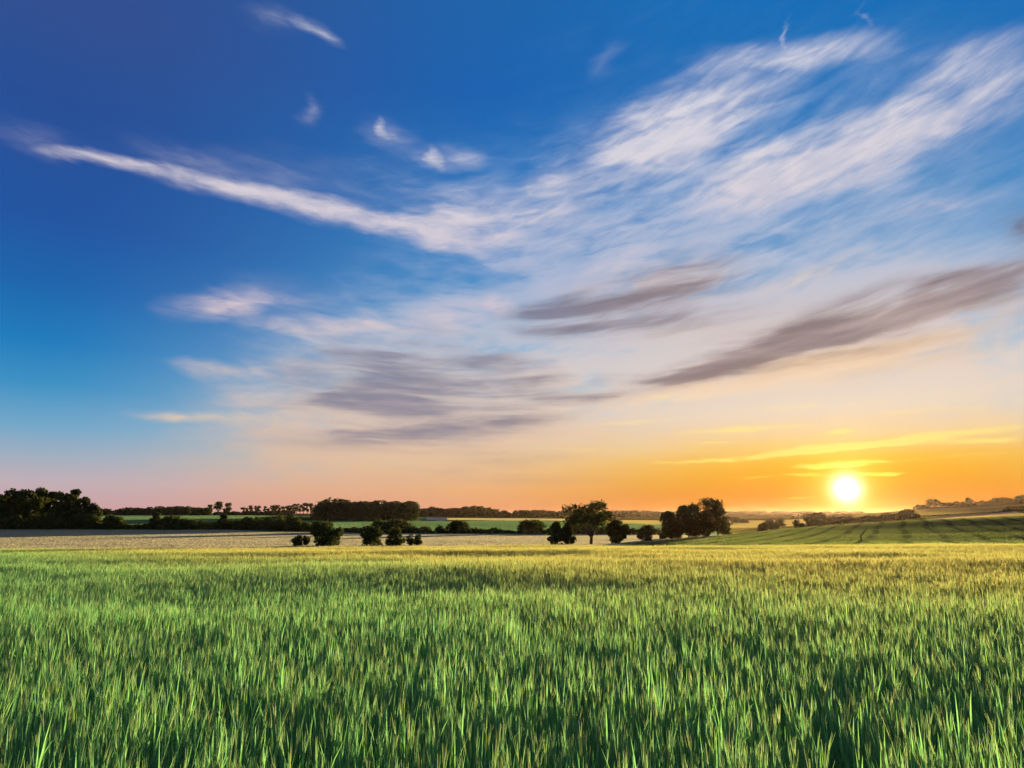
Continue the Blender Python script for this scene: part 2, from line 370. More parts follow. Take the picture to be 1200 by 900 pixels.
# ------------------------------------------------------------------ terrain heights
# rows of the ground: distance ahead Y, then (photo x, photo y) of the soil at that distance
TABLE = [
 (60,   [(-500,657),(0,655.5),(300,654),(600,652.3),(850,650.5),(1200,648.8),(1700,647)]),
 (75,   [(-500,659),(0,657),(700,654),(900,651),(1200,649),(1700,648)]),
 (110,  [(-500,655),(700,654),(780,650),(850,645),(900,643),(1200,641),(1700,641)]),
 (150,  [(-500,649),(0,649),(600,648),(700,646),(780,642),(850,638.5),(900,637.5),(1000,637),(1200,636),(1700,634)]),
 (190,  [(-500,642),(0,642),(600,641.5),(700,640),(780,636.5),(850,633.8),(900,632.5),(1000,629.5),(1100,628),(1200,626),(1700,620)]),
 (230,  [(-500,636.5),(0,636.5),(600,636.5),(700,636.5),(780,633),(850,630),(900,628),(1000,623.5),(1100,620),(1200,617),(1700,610)]),
 (300,  [(-500,629),(0,629),(430,631),(700,631.5),(780,630.2),(850,627.4),(900,623),(950,618.6),(1000,614.8),(1060,611.6),(1100,609.8),(1150,608),(1200,606),(1700,600)]),
 (345,  [(-500,625.5),(0,625.5),(430,628.5),(700,629.5),(780,629.5),(850,627.6),(900,624.5),(950,621.5),(1000,618),(1060,613.5),(1100,611),(1200,607),(1700,601)]),
 (420,  [(-500,621.5),(0,621.5),(270,621.7),(360,624.5),(430,626),(570,626.5),(700,627),(780,627.3),(850,626),(900,623),(950,620.5),(1000,616.5),(1060,611.5),(1100,608.6),(1200,602.6),(1700,596)]),
 (600,  [(-500,613),(0,613),(300,613.5),(430,618.5),(570,619),(700,619),(780,619),(850,619),(900,618),(950,616.5),(1000,612),(1060,608),(1100,605.5),(1200,599),(1700,592)]),
 (900,  [(-500,607),(0,607),(300,608),(365,610),(490,611),(570,611.5),(700,612),(780,613),(850,613),(900,613),(950,610.5),(1000,606.5),(1060,603),(1100,600.6),(1150,598.5),(1200,595.5),(1700,588)]),
 (1200, [(-500,604.6),(0,604.6),(300,605),(430,607),(570,608.5),(700,609.5),(850,609.5),(950,606),(1000,602.6),(1040,600.4),(1073,597.5),(1100,596),(1150,594),(1200,591.4),(1700,584)]),
 (1800, [(-500,603.6),(0,603.6),(300,603.6),(430,605),(570,606),(700,607),(850,607),(950,605.2),(1000,604),(1060,602),(1200,597),(1700,590)]),
 (2600, [(-500,602),(240,602),(430,603),(500,602),(570,602),(700,604.8),(850,605),(950,603.6),(1000,603),(1200,601),(1700,598)]),
 (4000, [(-500,601.6),(240,601.6),(500,602),(600,601.4),(700,600.8),(850,600.6),(1000,600.6),(1200,600.6),(1700,600)]),
 (6500, [(-500,603),(1700,603)]),
 (9000, [(-500,604.2),(1700,604.2)]),
]
T_Y = np.array([t[0] for t in TABLE], dtype=float)
X_GRID = np.arange(-500, 1701, 10.0)
def v_of(x, y):
    t = (450 - y) / FPX; return (sp + t * cp) / (cp - t * sp)
def u_of(x, y=604.0):
    t = (450 - y) / FPX; return ((x - 600) / FPX) / (cp - t * sp)
U_GRID = u_of(X_GRID)
T_Z = np.zeros((len(TABLE), len(X_GRID)))
for i, (Y, pts) in enumerate(TABLE):
    px = np.array([p[0] for p in pts], float); py = np.array([p[1] for p in pts], float)
    yy = np.interp(X_GRID, px, py)
    yy = np.convolve(np.pad(yy, 2, mode='edge'), [0.1, 0.22, 0.36, 0.22, 0.1], 'valid')
    T_Z[i] = EYE + v_of(X_GRID, yy) * Y

NEAR_SLOPE = 0.0245
def near_z(X, Y):
    z = -NEAR_SLOPE * np.maximum(Y, 0) + 0.0058 * X * np.clip(Y / 46, 0, 1)
    z = z + 0.05 * value_noise(X / 11 + 3, Y / 7.0, 3) * np.clip(Y / 14, 0, 1) + 0.025 * value_noise(X / 4.3, Y / 3.4 + 9, 5) * np.clip(Y / 10, 0, 1)
    return z

def H(X, Y):
    """height of the ground at world X, Y"""
    X = np.asarray(X, float); Y = np.asarray(Y, float)
    X, Y = np.broadcast_arrays(X, Y)
    zn = near_z(X, Y)
    Yc = np.clip(Y, T_Y[0], T_Y[-1])
    u = np.clip(X / np.maximum(Y, 1.0), U_GRID[0], U_GRID[-1])
    ly = np.log(Yc); LT = np.log(T_Y)
    i = np.clip(np.searchsorted(LT, ly) - 1, 0, len(LT) - 2)
    f = (ly - LT[i]) / (LT[i + 1] - LT[i])
    ui = (u - U_GRID[0]) / (U_GRID[1] - U_GRID[0]); j = np.clip(np.floor(ui).astype(int), 0, len(U_GRID) - 2); g = ui - j
    def row(k): return T_Z[k, j] * (1 - g) + T_Z[k, j + 1] * g
    im, ip = np.clip(i - 1, 0, len(LT) - 1), np.clip(i + 2, 0, len(LT) - 1)
    p0, p1, p2, p3 = row(im), row(i), row(i + 1), row(ip)
    h0 = LT[i + 1] - LT[i]
    d1 = np.where(i > 0, 0.5 * ((p2 - p1) / h0 + (p1 - p0) / np.maximum(LT[i] - LT[im], 1e-6)), (p2 - p1) / h0) * h0 * 0.7
    d2 = np.where(i < len(LT) - 2, 0.5 * ((p2 - p1) / h0 + (p3 - p2) / np.maximum(LT[ip] - LT[i + 1], 1e-6)), (p2 - p1) / h0) * h0 * 0.7
    zt = (2 * f**3 - 3 * f**2 + 1) * p1 + (f**3 - 2 * f**2 + f) * d1 + (-2 * f**3 + 3 * f**2) * p2 + (f**3 - f**2) * d2
    w = np.clip((Y - 46) / (60 - 46), 0, 1); w = w * w * (3 - 2 * w)
    return zn * (1 - w) + zt * w

def at(x, Y, dz=0.0):
    """point of the ground seen in photo column x at distance Y ahead"""
    X = u_of(x) * Y
    return Vector((float(X), float(Y), float(H(X, Y)) + dz))

def m_per_px(Y): return Y / FPX * 1.018

# ------------------------------------------------------------------ ground sheet and fields
def sheet(name, x0, x1, near, far, nx, ny, material, lift, label=None, logs=True):
    """strip of ground between the distances near(x) and far(x), x = photo column"""
    xs = np.linspace(x0, x1, nx)
    n0 = np.array([near(x) if callable(near) else near for x in xs], float)
    n1 = np.array([far(x) if callable(far) else far for x in xs], float)
    t = np.linspace(0, 1, ny)[:, None]
    Yg = np.exp(np.log(n0)[None] * (1 - t) + np.log(n1)[None] * t) if logs else n0[None] * (1 - t) + n1[None] * t
    Xg = u_of(xs)[None] * Yg
    Zg = H(Xg, Yg) + lift * (1 if np.isscalar(lift) else 1) * np.maximum(1, Yg / 300)
    V = np.stack([Xg, Yg, Zg], -1).reshape(-1, 3)
    a = (np.arange(ny - 1)[:, None] * nx + np.arange(nx - 1)[None]).ravel()
    F = np.stack([a, a + 1, a + nx + 1, a + nx], 1)
    o = obj(name, mesh_np(name, V, F, [material], smooth=True), kind='structure')
    if label: o['label'] = label
    return o
def curve(*pts):
    px = [p[0] for p in pts]; py = [p[1] for p in pts]
    return lambda x: float(np.interp(x, px, py))

# soil of the near field: plain grid reaching behind the camera
gx = np.concatenate([np.linspace(-75, -24, 18)[:-1], np.linspace(-24, 24, 65), np.linspace(24, 75, 18)[1:]]); gy = np.linspace(-14, 62, 90)
GX, GY = np.meshgrid(gx, gy)
V = np.stack([GX, GY, H(GX, GY)], -1).reshape(-1, 3)
nx_ = len(gx); a = (np.arange(len(gy) - 1)[:, None] * nx_ + np.arange(nx_ - 1)[None]).ravel()
obj('barley_field_soil', mesh_np('barley_field_soil', V, np.stack([a, a + 1, a + nx_ + 1, a + nx_], 1), [M_soil], smooth=True), kind='structure')

# the ground under everything, out to the horizon, on every side
xs_g = U_GRID
rows = np.concatenate([[0.5, 8, 20, 34, 46], np.geomspace(52, 9000, 110)])
GX = xs_g[None] * rows[:, None]; GY = np.broadcast_to(rows[:, None], GX.shape)
GZ = H(GX, GY) - np.where(GY < 62, 0.35, 0.25 * np.maximum(1, GY / 300))
V = np.stack([GX, GY, GZ], -1).reshape(-1, 3); nx_ = GX.shape[1]
a = (np.arange(len(rows) - 1)[:, None] * nx_ + np.arange(nx_ - 1)[None]).ravel()
F1 = np.stack([a, a + 1, a + nx_ + 1, a + nx_], 1)
# skirt: left, right and behind, level country
base_n = len(V)
z0 = -1.2
extra = []; ef = []
for side in (0, nx_ - 1):
    idx = np.arange(len(rows)) * nx_ + side
    e = V[idx].copy(); e[:, 0] = np.sign(u_of(-500.0) if side == 0 else 1.0) * (9000 + e[:, 0] * 0)
    e[:, 2] = np.where(e[:, 1] < 60, z0, V[idx][:, 2])
    st = base_n + sum(len(q) for q in extra); extra.append(e)
    for k in range(len(rows) - 1):
        q = [idx[k], idx[k + 1], st + k + 1, st + k]
        ef.append(q if side == 0 else q[::-1])
st = base_n + sum(len(q) for q in extra)
extra.append(np.array([[-9000, 0.5, z0], [9000, 0.5, z0], [9000, -9000, z0], [-9000, -9000, z0]]))
ef.append([st, st + 3, st + 2, st + 1])
V = np.concatenate([V] + extra)
obj('ground', mesh_np('ground', V, [np.concatenate([F1, np.array(ef)])], [M_ground], smooth=True), kind='structure')

sheet('pale_crop_field', -420, 840, curve((-420,85),(640,85),(700,150),(780,212),(840,236)), curve((-420,428),(360,428),(700,430),(780,400),(840,290)), 160, 40, M_pale, 0.0)
sheet('hill_crop_field', 660, 1650, curve((660,95),(1650,75)), curve((660,100),(700,148),(780,209),(840,233),(870,305),(900,312),(1650,318)), 200, 70, M_hill, 0.03)
sheet('sunlit_gold_edge', 842, 1650, curve((842,238),(870,308),(900,314),(1650,320)), curve((842,262),(870,330),(900,336),(1100,350),(1650,350)), 120, 8, M_gold, 0.02)  # gold colour stands in for sunlight on the hill crest
sheet('green_valley_field', -420, 842, curve((-420,436),(360,436),(700,436),(780,410),(842,360)), curve((-420,840),(490,860),(600,1000),(842,700)), 160, 40, M_green, 0.0)
sheet('olive_valley_field', 843, 1020, curve((843,365),(1020,360)), curve((843,560),(1020,620)), 40, 20, M_olive, 0.0)
sheet('gold_valley_field', 700, 960, curve((700,780),(842,705),(843,565),(960,600)), curve((700,1180),(960,1000)), 50, 20, M_gold, 0.0)
sheet('stubble_strip_field', 520, 699, curve((520,1010),(600,1010),(699,1000)), curve((520,1400),(699,1400)), 30, 10, M_gold, 0.0)
sheet('green_strip_field', -420, 519, curve((-420,850),(490,870),(519,900)), curve((-420,1750),(519,1750)), 80, 16, M_green, 0.0)
sheet('blue_crop_field', 500, 524, 920, 1300, 8, 8, M_blue, 0.35)
sheet('gold_hill_field', 1040, 1650, curve((1040,356),(1650,356)), curve((1040,430),(1650,430)), 60, 10, M_gold, 0.0)
sheet('ploughed_hill_field', 1075, 1650, 434, curve((1075,440),(1100,620),(1200,640),(1650,640)), 60, 16, M_plough, 0.0)
sheet('olive_hill_field', 1000, 1650, curve((1000,640),(1075,500),(1100,640),(1650,646)), 1240, 70, 24, M_olive, 0.0)
sheet('far_hill_fields', -420, 1600, curve((-420,1760),(699,1420),(960,1190),(1600,1260)), 5200, 150, 40, M_olive, 0.0)

# === VEGETATION
# ------------------------------------------------------------------ trees
def tube(pts, radii, sides=6):
    pts = [Vector(p) for p in pts]; V = []; F = []
    for i, p in enumerate(pts):
        d = (pts[min(i + 1, len(pts) - 1)] - pts[max(i - 1, 0)]).normalized()
        s = d.cross(Vector((0.3, 0.9, 0.1))).normalized(); t = d.cross(s)
        for k in range(sides):
            a = 2 * math.pi * k / sides
            V.append(p + (s * math.cos(a) + t * math.sin(a)) * radii[i])
    for i in range(len(pts) - 1):
        for k in range(sides):
            F.append((i * sides + k, i * sides + (k + 1) % sides, (i + 1) * sides + (k + 1) % sides, (i + 1) * sides + k))
    return V, F

def join(parts):
    V = []; F = []
    for v, f in parts:
        b = len(V); V += [tuple(p) for p in v]; F += [tuple(i + b for i in q) for q in f]
    return np.array(V), np.array(F)

def leaf_quads(centres, size, rng, jitter=0.45):
    """one bent leaf spray (two triangles folded) per centre"""
    c = np.asarray(centres, float); k = len(c)
    nrm = rng.normal(size=(k, 3)); nrm /= np.linalg.norm(nrm, axis=1)[:, None]
    ref = rng.normal(size=(k, 3)); s = np.cross(nrm, ref); s /= np.linalg.norm(s, axis=1)[:, None]
    t = np.cross(nrm, s)
    sz = (size * (1 + jitter * rng.uniform(-1, 1, size=k)))[:, None]
    V = np.stack([c - t * sz * 0.62, c + s * sz * 0.34 + nrm * sz * 0.1, c + t * sz * 0.62, c - s * sz * 0.34 + nrm * sz * 0.1], 1).reshape(-1, 3)
    F = np.arange(4 * k).reshape(-1, 4)
    return V, F

def blob_points(blobs, count, rng, shell=0.55):
    b = np.array(blobs, float)                     # cx cy cz rx ry rz
    vol = (b[:, 3] * b[:, 4] * b[:, 5]) ** (2 / 3.0); pick = rng.choice(len(b), count, p=vol / vol.sum())
    d = rng.normal(size=(count, 3)); d /= np.linalg.norm(d, axis=1)[:, None]
    r = np.where(rng.uniform(size=count) < shell, rng.uniform(0.75, 1.06, count), rng.uniform(0, 1, count) ** (1 / 3.0))[:, None]
    q = b[pick]
    return q[:, :3] + d * q[:, 3:] * r

def grow(kind, H_, Wd, seed, leaf, count):
    """returns (trunk V,F), (crown V,F); H_ height, Wd crown width, base at the origin"""
    rng = np.random.RandomState(seed); pr = random.Random(seed)
    parts = []; blobs = []
    hw = Wd / 2
    if kind == 'oak':
        th = H_ * 0.20; r0 = H_ * 0.034
        lean = pr.uniform(-.03, .03) * H_
        parts.append(tube([(0, 0, -0.5), (0, 0, th * 0.3), (lean * .5, 0, th)], [r0 * 1.5, r0 * 1.05, r0 * .9], 8))
        nl = 7
        for i in range(nl):
            a = 2 * math.pi * (i + pr.uniform(-.3, .3)) / nl
            reach = hw * pr.uniform(.55, .80); top = H_ * pr.uniform(.55, .86)
            if i == 0: reach = hw * .25; top = H_ * .84
            ex, ey = math.cos(a) * reach, math.sin(a) * reach
            p0 = Vector((lean * .5, 0, th * .9)); p3 = Vector((ex, ey, top))
            p1 = p0.lerp(p3, .35) + Vector((ex * .15, ey * .15, -H_ * .03)); p2 = p0.lerp(p3, .7) + Vector((pr.uniform(-1, 1) * hw * .1, pr.uniform(-1, 1) * hw * .1, H_ * .03))
            parts.append(tube([p0, p1, p2, p3], [r0 * .62, r0 * .42, r0 * .26, r0 * .1], 6))
            blobs.append((p3.x, p3.y, p3.z, hw * .30, hw * .30, H_ * .085))
            for j in range(5):
                s0 = p1.lerp(p3, pr.uniform(.05, .85)); ang = a + pr.uniform(-1.5, 1.5); l = hw * pr.uniform(.25, .55)
                e = s0 + Vector((math.cos(ang) * l, math.sin(ang) * l, H_ * pr.uniform(-.08, .14)))
                e.z = min(e.z, H_ * .93)
                m_ = s0.lerp(e, .5) + Vector((0, 0, -H_ * .015))
                parts.append(tube([s0, m_, e], [r0 * .22, r0 * .14, r0 * .05], 5))
                k = hw * pr.uniform(.11, .20)
                blobs.append((e.x, e.y, e.z, k * 1.25, k * 1.25, k * .72))
        for i in range(5):
            a = pr.uniform(0, 6.28); l = hw * pr.uniform(.5, .9)
            blobs.append((math.cos(a) * l, math.sin(a) * l, H_ * pr.uniform(.3, .5), hw * .17, hw * .17, H_ * .055))
    elif kind == 'round':
        th = H_ * 0.25; r0 = H_ * 0.022
        parts.append(tube([(0, 0, -0.5), (0, 0, th), (pr.uniform(-.1, .1) * hw, 0, H_ * .75)], [r0 * 1.4, r0, r0 * .3], 7))
        for i in range(9):
            a = pr.uniform(0, 6.28); z = H_ * pr.uniform(.28, .6); l = hw * pr.uniform(.4, .8)
            parts.append(tube([(0, 0, z * .7), (math.cos(a) * l * .5, math.sin(a) * l * .5, z * .95), (math.cos(a) * l, math.sin(a) * l, z * 1.2)], [r0 * .5, r0 * .3, r0 * .08], 5))
        for i in range(30):
            z = pr.uniform(.16, .95); prof = math.sin(math.pi * min(1, max(.05, (z - .02) / 1.0)) ** .8) ** .6
            a = pr.uniform(0, 6.28); l = hw * prof * pr.uniform(.25, .82); k = hw * pr.uniform(.16, .34)
            zz = min(z * H_, H_ - k * .85)
            blobs.append((math.cos(a) * l, math.sin(a) * l, zz, k, k, k * .85))
        blobs.append((0, 0, H_ * .5, hw * .5, hw * .5, H_ * .3))
    elif kind == 'tall':
        r0 = H_ * 0.018
        parts.append(tube([(0, 0, -0.5), (0, 0, H_ * .4), (pr.uniform(-.1, .1) * hw, 0, H_ * .9)], [r0 * 1.4, r0, r0 * .25], 6))
        for i in range(7):
            a = pr.uniform(0, 6.28); z = H_ * pr.uniform(.35, .7); l = hw * pr.uniform(.4, .8)
            parts.append(tube([(0, 0, z), (math.cos(a) * l, math.sin(a) * l, z + H_ * .14)], [r0 * .4, r0 * .08], 5))
        for i in range(18):
            z = pr.uniform(.38, .95); a = pr.uniform(0, 6.28); l = hw * pr.uniform(.1, .7); k = hw * pr.uniform(.22, .42)
            blobs.append((math.cos(a) * l, math.sin(a) * l, min(z * H_, H_ - k), k, k, k * 1.0))
    elif kind == 'pine':
        r0 = H_ * 0.02
        parts.append(tube([(0, 0, -0.5), (0, 0, H_ * .5), (0, 0, H_ * .98)], [r0 * 1.4, r0, r0 * .1], 6))
        for i in range(26):
            z = pr.uniform(.2, .97); a = pr.uniform(0, 6.28); l = hw * (1 - z) ** .6 * pr.uniform(.2, .9); k = hw * (.12 + .3 * (1 - z))
            blobs.append((math.cos(a) * l, math.sin(a) * l, z * H_ - k * .4, k, k, k * .7))
    else:                                          # bush, stems from the ground
        r0 = H_ * 0.016; dens = 8 if kind == 'bush' else 7
        for i in range(dens):
            a = pr.uniform(0, 6.28); l = hw * pr.uniform(.15, .7); z = H_ * pr.uniform(.5, .9)
            parts.append(tube([(math.cos(a) * l * .15, math.sin(a) * l * .15, -0.4), (math.cos(a) * l * .5, math.sin(a) * l * .5, z * .5), (math.cos(a) * l, math.sin(a) * l, z)], [r0 * 1.3, r0, r0 * .2], 5))
            if kind == 'sparse':
                for j in range(4):
                    f = pr.uniform(.35, 1.0); k = hw * pr.uniform(.12, .26)
                    blobs.append((math.cos(a) * l * f + pr.uniform(-.2, .2) * hw, math.sin(a) * l * f + pr.uniform(-.2, .2) * hw, z * f, k, k, k * 1.1))
        if kind == 'bush':
            for i in range(26):
                z = pr.uniform(.08, .92); prof = (1 - (max(0, z - .35) / .68) ** 2.2) if z > .35 else .88 + .12 * z / .35
                a = pr.uniform(0, 6.28); l = hw * prof * pr.uniform(.3, .85); k = hw * pr.uniform(.15, .32)
                blobs.append((math.cos(a) * l, math.sin(a) * l, min(max(z * H_, k * .6), H_ - k * .8), k, k, k * .9))
            blobs.append((0, 0, H_ * .45, hw * .55, hw * .55, H_ * .34))
    tr = join(parts)
    # a few sprays leave the clumps so that the outline frays
    p = blob_points(blobs, count, rng)
    p += rng.normal(size=p.shape) * hw * 0.035
    p[:, 2] = np.maximum(p[:, 2], 0.05)
    # fit the crown to the wanted height and width
    top = np.percentile(p[:, 2], 99.7); wid = np.percentile(np.abs(p[:, 0]), 99.0)
    p[:, 2] *= H_ / top; p[:, :2] *= hw / wid
    tr[0][:, 2] *= np.where(tr[0][:, 2] > 0, H_ / top, 1); tr[0][:, :2] *= np.where(tr[0][:, 2:3] > H_ * .25, hw / wid, 1)
    return tr, leaf_quads(p, leaf, rng)

PROTO = {}
def plant(name, cat, kind, x, top, width, Y, label, group=None, base_drop=0.0, seed=0, material=None, leaf_px=2.6, dens=1.0, abs_seed=None):
    """a tree or bush whose foot is the ground at photo column x and distance Y"""
    p = at(x, Y)
    mp = m_per_px(Y)
    ytop_z = EYE + v_of(x, top) * Y
    h = ytop_z - p.z; w = width * mp
    leaf = leaf_px * mp
    area = (width * (h / mp))
    count = int(min(9000, max(160, area * 3.4 * dens)))
    e = bpy.data.objects.new(name, None); COL.objects.link(e); e.location = p
    e.empty_display_size = 1
    tag(e, label, cat, group)
    (tv, tf), (cv, cf) = grow(kind, h, w, abs_seed if abs_seed else seed + int(x * 13 + Y) % 9973, leaf, count)
    bush = kind in ('bush', 'sparse')
    obj('stems' if bush else 'trunk', mesh_np('trunk', tv, tf, [M_bark], smooth=True), e)
    obj('foliage' if bush else 'crown', mesh_np('crown', cv, cf, [material or M_leaf]), e)
    return e

# -- dark wood at the left edge, beyond the pale field
LW = 'trees of the dark wood at the left edge'
for x, top, w, Y, kind, lab in [
 (-22, 578, 34, 432, 'round', 'dark tree cut off by the left edge of the picture'),
 (2, 580, 28, 425, 'round', 'dark rounded tree at the very left edge of the wood'),
 (18, 583, 26, 436, 'tall', 'narrow dark tree between the edge tree and the broad gappy tree'),
 (39, 573, 44, 428, 'oak', 'broad dark tree with sky showing through its crown in the left wood'),
 (61, 577, 22, 434, 'round', 'dark tree with a ragged flat top just right of the broad gappy tree'),
 (73, 579, 24, 424, 'round', 'bulky dark tree in the middle of the right half of the left wood'),
 (84, 574, 19, 430, 'round', 'dark tree with a pointed top standing above the left wood'),
 (96, 583, 24, 426, 'round', 'dark tree sloping down beside the pointed one in the left wood'),
 (108, 590, 20, 429, 'round', 'lower round dark tree closing the right end of the left wood')]:
    plant('tree', 'tree', kind, x, top, w, Y, lab, LW, leaf_px=2.4)

def hedge(name, x0, x1, Y0, Y1, prof, label, cat='hedge', depth=4.0, leaf_px=2.2, material=None, kind=None, dens=1.0, seed=1, group=None):
    """strip of foliage along the ground; prof: (photo x, photo y of its top)"""
    rng = np.random.RandomState(seed)
    mp = m_per_px((Y0 + Y1) / 2)
    px = np.array([q[0] for q in prof], float); py = np.array([q[1] for q in prof], float)
    cnt = 0; pts = []
    width_px = abs(x1 - x0)
    hpx = np.mean([0.5 * (1018.0 * 0)]) if False else None
    k = int(width_px * 13 * 2.6 * dens)
    xs = rng.uniform(x0, x1, k); f = (xs - x0) / (x1 - x0)
    Ys = Y0 + (Y1 - Y0) * f
    top = EYE + v_of(xs, np.interp(xs, px, py)) * Ys
    Xg = u_of(xs) * Ys
    g = H(Xg, Ys)
    bump = 1 + 0.16 * value_noise(Xg / (9 * mp), Ys * 0, seed) + 0.13 * value_noise(Xg / (3.4 * mp), Ys * 0 + 7, seed)
    hh = np.maximum(0.6, (top - g) * bump)
    ph = rng.uniform(0, math.pi, k); rr = np.sqrt(rng.uniform(0.1, 1.05, k))
    dy = np.cos(ph) * rr * depth; dz = np.sin(ph) ** 0.8 * rr * hh
    P = np.stack([Xg + rng.normal(size=k) * mp * .5, Ys + dy, g + np.maximum(dz, 0.05)], -1)
    V, F = leaf_quads(P, leaf_px * mp, rng)
    # a low woody core keeps the foot of the hedge closed
    o0 = P.mean(0); o0[2] = g.min()
    n_ = max(6, int(width_px / 5)); xx = np.linspace(x0, x1, n_); YY = Y0 + (Y1 - Y0) * (xx - x0) / (x1 - x0); XX = u_of(xx) * YY; gg = H(XX, YY)
    tt = (EYE + v_of(xx, np.interp(xx, px, py)) * YY - gg) * 0.6
    cv = np.concatenate([np.stack([XX, YY - depth * .45, gg - .3], -1), np.stack([XX, YY, gg + np.maximum(tt, .3)], -1), np.stack([XX, YY + depth * .45, gg - .3], -1)])
    a = np.arange(n_ - 1)
    cf = np.concatenate([np.stack([a, a + 1, a + n_ + 1, a + n_], 1), np.stack([a + n_, a + n_ + 1, a + 2 * n_ + 1, a + 2 * n_], 1)])
    V = np.concatenate([V, cv]); F = np.concatenate([F, cf + len(F) * 4])
    V = V - o0
    return obj(name, mesh_np(name, V, F, [material or M_leaf]), label=label, cat=cat if not kind else None, kind=kind, group=group, loc=tuple(o0))

hedge('hedge', -40, 118, 418, 421, [(-40,606),(20,604),(60,603),(100,604),(118,608)], 'dense dark undergrowth along the foot of the left wood', dens=1.6, seed=3)
hedge('hedge', 108, 272, 421, 422, [(108,614),(118,613.5),(140,612),(160,615.5),(180,612),(220,610),(245,612.5),(272,610)], 'dark hedge running from the left wood along the pale field', seed=4)
hedge('hedge', 272, 372, 423, 425, [(272,610),(300,609.5),(320,611),(345,610),(362,614),(372,619)], 'tall dark hedge sloping down behind the twiggy bush', dens=1.4, seed=5)
hedge('hedge', 395, 500, 424, 426, [(395,619),(425,617.5),(445,616),(480,619),(500,621)], 'low dark hedge behind the middle bushes of the pale field', seed=6)
hedge('hedge', 484, 645, 425, 427, [(484,623),(505,622.5),(545,622),(555,620),(575,620.5),(600,622.5),(645,624)], 'thin low hedge right of the middle bushes, dotted with round shrubs', dens=.8, seed=7)
hedge('hedge', 642, 772, 428, 428, [(642,620),(680,616),(700,617),(740,618.5),(755,621),(772,619)], 'brownish hedge passing behind the lone oak', material=M_leaf_b, seed=8)

HS = 'shrubs and small trees in the hedge of the pale field'
for i, (x, top, w, Y, kind, lab) in enumerate([
 (134, 604, 26, 418, 'bush', 'low dark rounded bush just right of the left wood'),
 (184, 601, 15, 419, 'round', 'square headed dark small tree in the hedge right of the wood'),
 (204, 605, 30, 417, 'bush', 'wide dark bush touching the square headed tree'),
 (262, 603, 12, 420, 'round', 'small dark tree sticking up from the hedge below the twin tall trees'),
 (291, 606.5, 14, 424, 'bush', 'rounded dark bump in the hedge left of the wide lumps'),
 (322, 605.5, 30, 422, 'bush', 'wide dark lump in the hedge below the skyline trees'),
 (345, 607, 26, 420, 'bush', 'sloping dark lump at the right end of the tall hedge'),
 (444, 609.5, 20, 424, 'round', 'dark small tree behind the squat bush of the middle'),
 (467, 609.5, 33, 422, 'bush', 'large domed dark bush behind the middle pair of bushes'),
 (484, 617, 14, 423, 'bush', 'low dark bush on the right flank of the large domed one'),
 (497, 617.5, 19, 422, 'bush', 'low round shrub, first right of the large domed bush'),
 (516, 616.5, 11, 423, 'bush', 'small upright shrub left of the boxy thicket'),
 (535, 610.5, 25, 423, 'round', 'boxy dark thicket standing alone in the thin hedge'),
 (556, 619, 14, 424, 'bush', 'tiny round shrub just right of the boxy thicket'),
 (579, 618.5, 17, 424, 'bush', 'small round shrub between the boxy thicket and the domed one'),
 (623, 609.5, 34, 424, 'bush', 'wide domed dark thicket left of the lone oak')]):
    plant('shrub' if kind == 'bush' else 'tree', 'shrub' if kind == 'bush' else 'tree', kind, x, top, w, Y, lab, HS, seed=i * 31)

# -- bushes and trees standing in front, on the near side of the pale field
NB = 'trees and bushes standing in the pale field'
for i, (x, top, w, Y, kind, lab, mt, ds) in enumerate([
 (351, 628, 15, 188, 'sparse', 'small twiggy sapling left of the biggest bush of the pale field', None, 1.3),
 (361, 628, 9, 190, 'sparse', 'thin bare twigged sapling against the biggest bush of the pale field', None, 1.8),
 (381, 611.5, 37, 188, 'bush', 'biggest dark bush in the left half of the pale field', None, 1.2),
 (438, 616.5, 24, 190, 'bush', 'squat dark bush, left one of the middle pair', None, 1.2),
 (464, 619, 20, 189, 'bush', 'ragged dark bush, right one of the middle pair', None, 1.1),
 (482.5, 626.5, 10, 189, 'sparse', 'thin see-through sapling right of the middle pair of bushes', None, .8),
 (491.5, 627, 11, 190, 'sparse', 'thin see-through sapling with a bushy foot, farthest right of the middle group', None, .9),
 (652, 612, 18, 190, 'bush', 'dark upright bush left of the lone oak', None, 1.2),
 (664, 613.5, 19, 192, 'bush', 'dark bush between the upright bush and the lone oak', M_leaf_b, 1.2),
 (722, 609.5, 24, 188, 'bush', 'round dark bush just right of the lone oak', None, 1.25),
 (757, 616, 19, 205, 'bush', 'flat topped dark bush between the round bush and the big clump', None, 1.2)]):
    plant('bush', 'bush', kind, x, top, w, Y, lab, NB, seed=i * 17, material=mt, dens=ds, leaf_px=2.2)
plant('oak_tree', 'tree', 'oak', 692, 588, 58, 190, 'lone oak with an open crown and forked trunk in the pale field', abs_seed=217, leaf_px=2.1, dens=.5)
BC = 'trees of the big clump right of the oak'
plant('oak_tree', 'tree', 'oak', 826, 584.5, 54, 240, 'tallest tree of the big clump, with a wide open domed crown', BC, abs_seed=7120, leaf_px=2.0, dens=.62, material=M_leaf_b)
plant('tree', 'tree', 'round', 785, 600, 30, 222, 'dark dense tree at the left front of the big clump', BC, seed=2, dens=1.3)
plant('tree', 'tree', 'round', 806, 599.5, 24, 228, 'olive tree in the middle of the big clump', BC, seed=3, dens=1.3, material=M_leaf_b)
plant('tree', 'tree', 'round', 822, 603, 26, 236, 'rounded tree under the tallest crown of the big clump', BC, seed=4, dens=1.3)
plant('tree', 'tree', 'round', 840, 598, 17, 252, 'slim brownish tree at the right side of the big clump', BC, seed=6, material=M_leaf_b)
plant('shrub', 'shrub', 'bush', 849.5, 615.5, 12, 262, 'small dark shrub at the right foot of the big clump', seed=7)

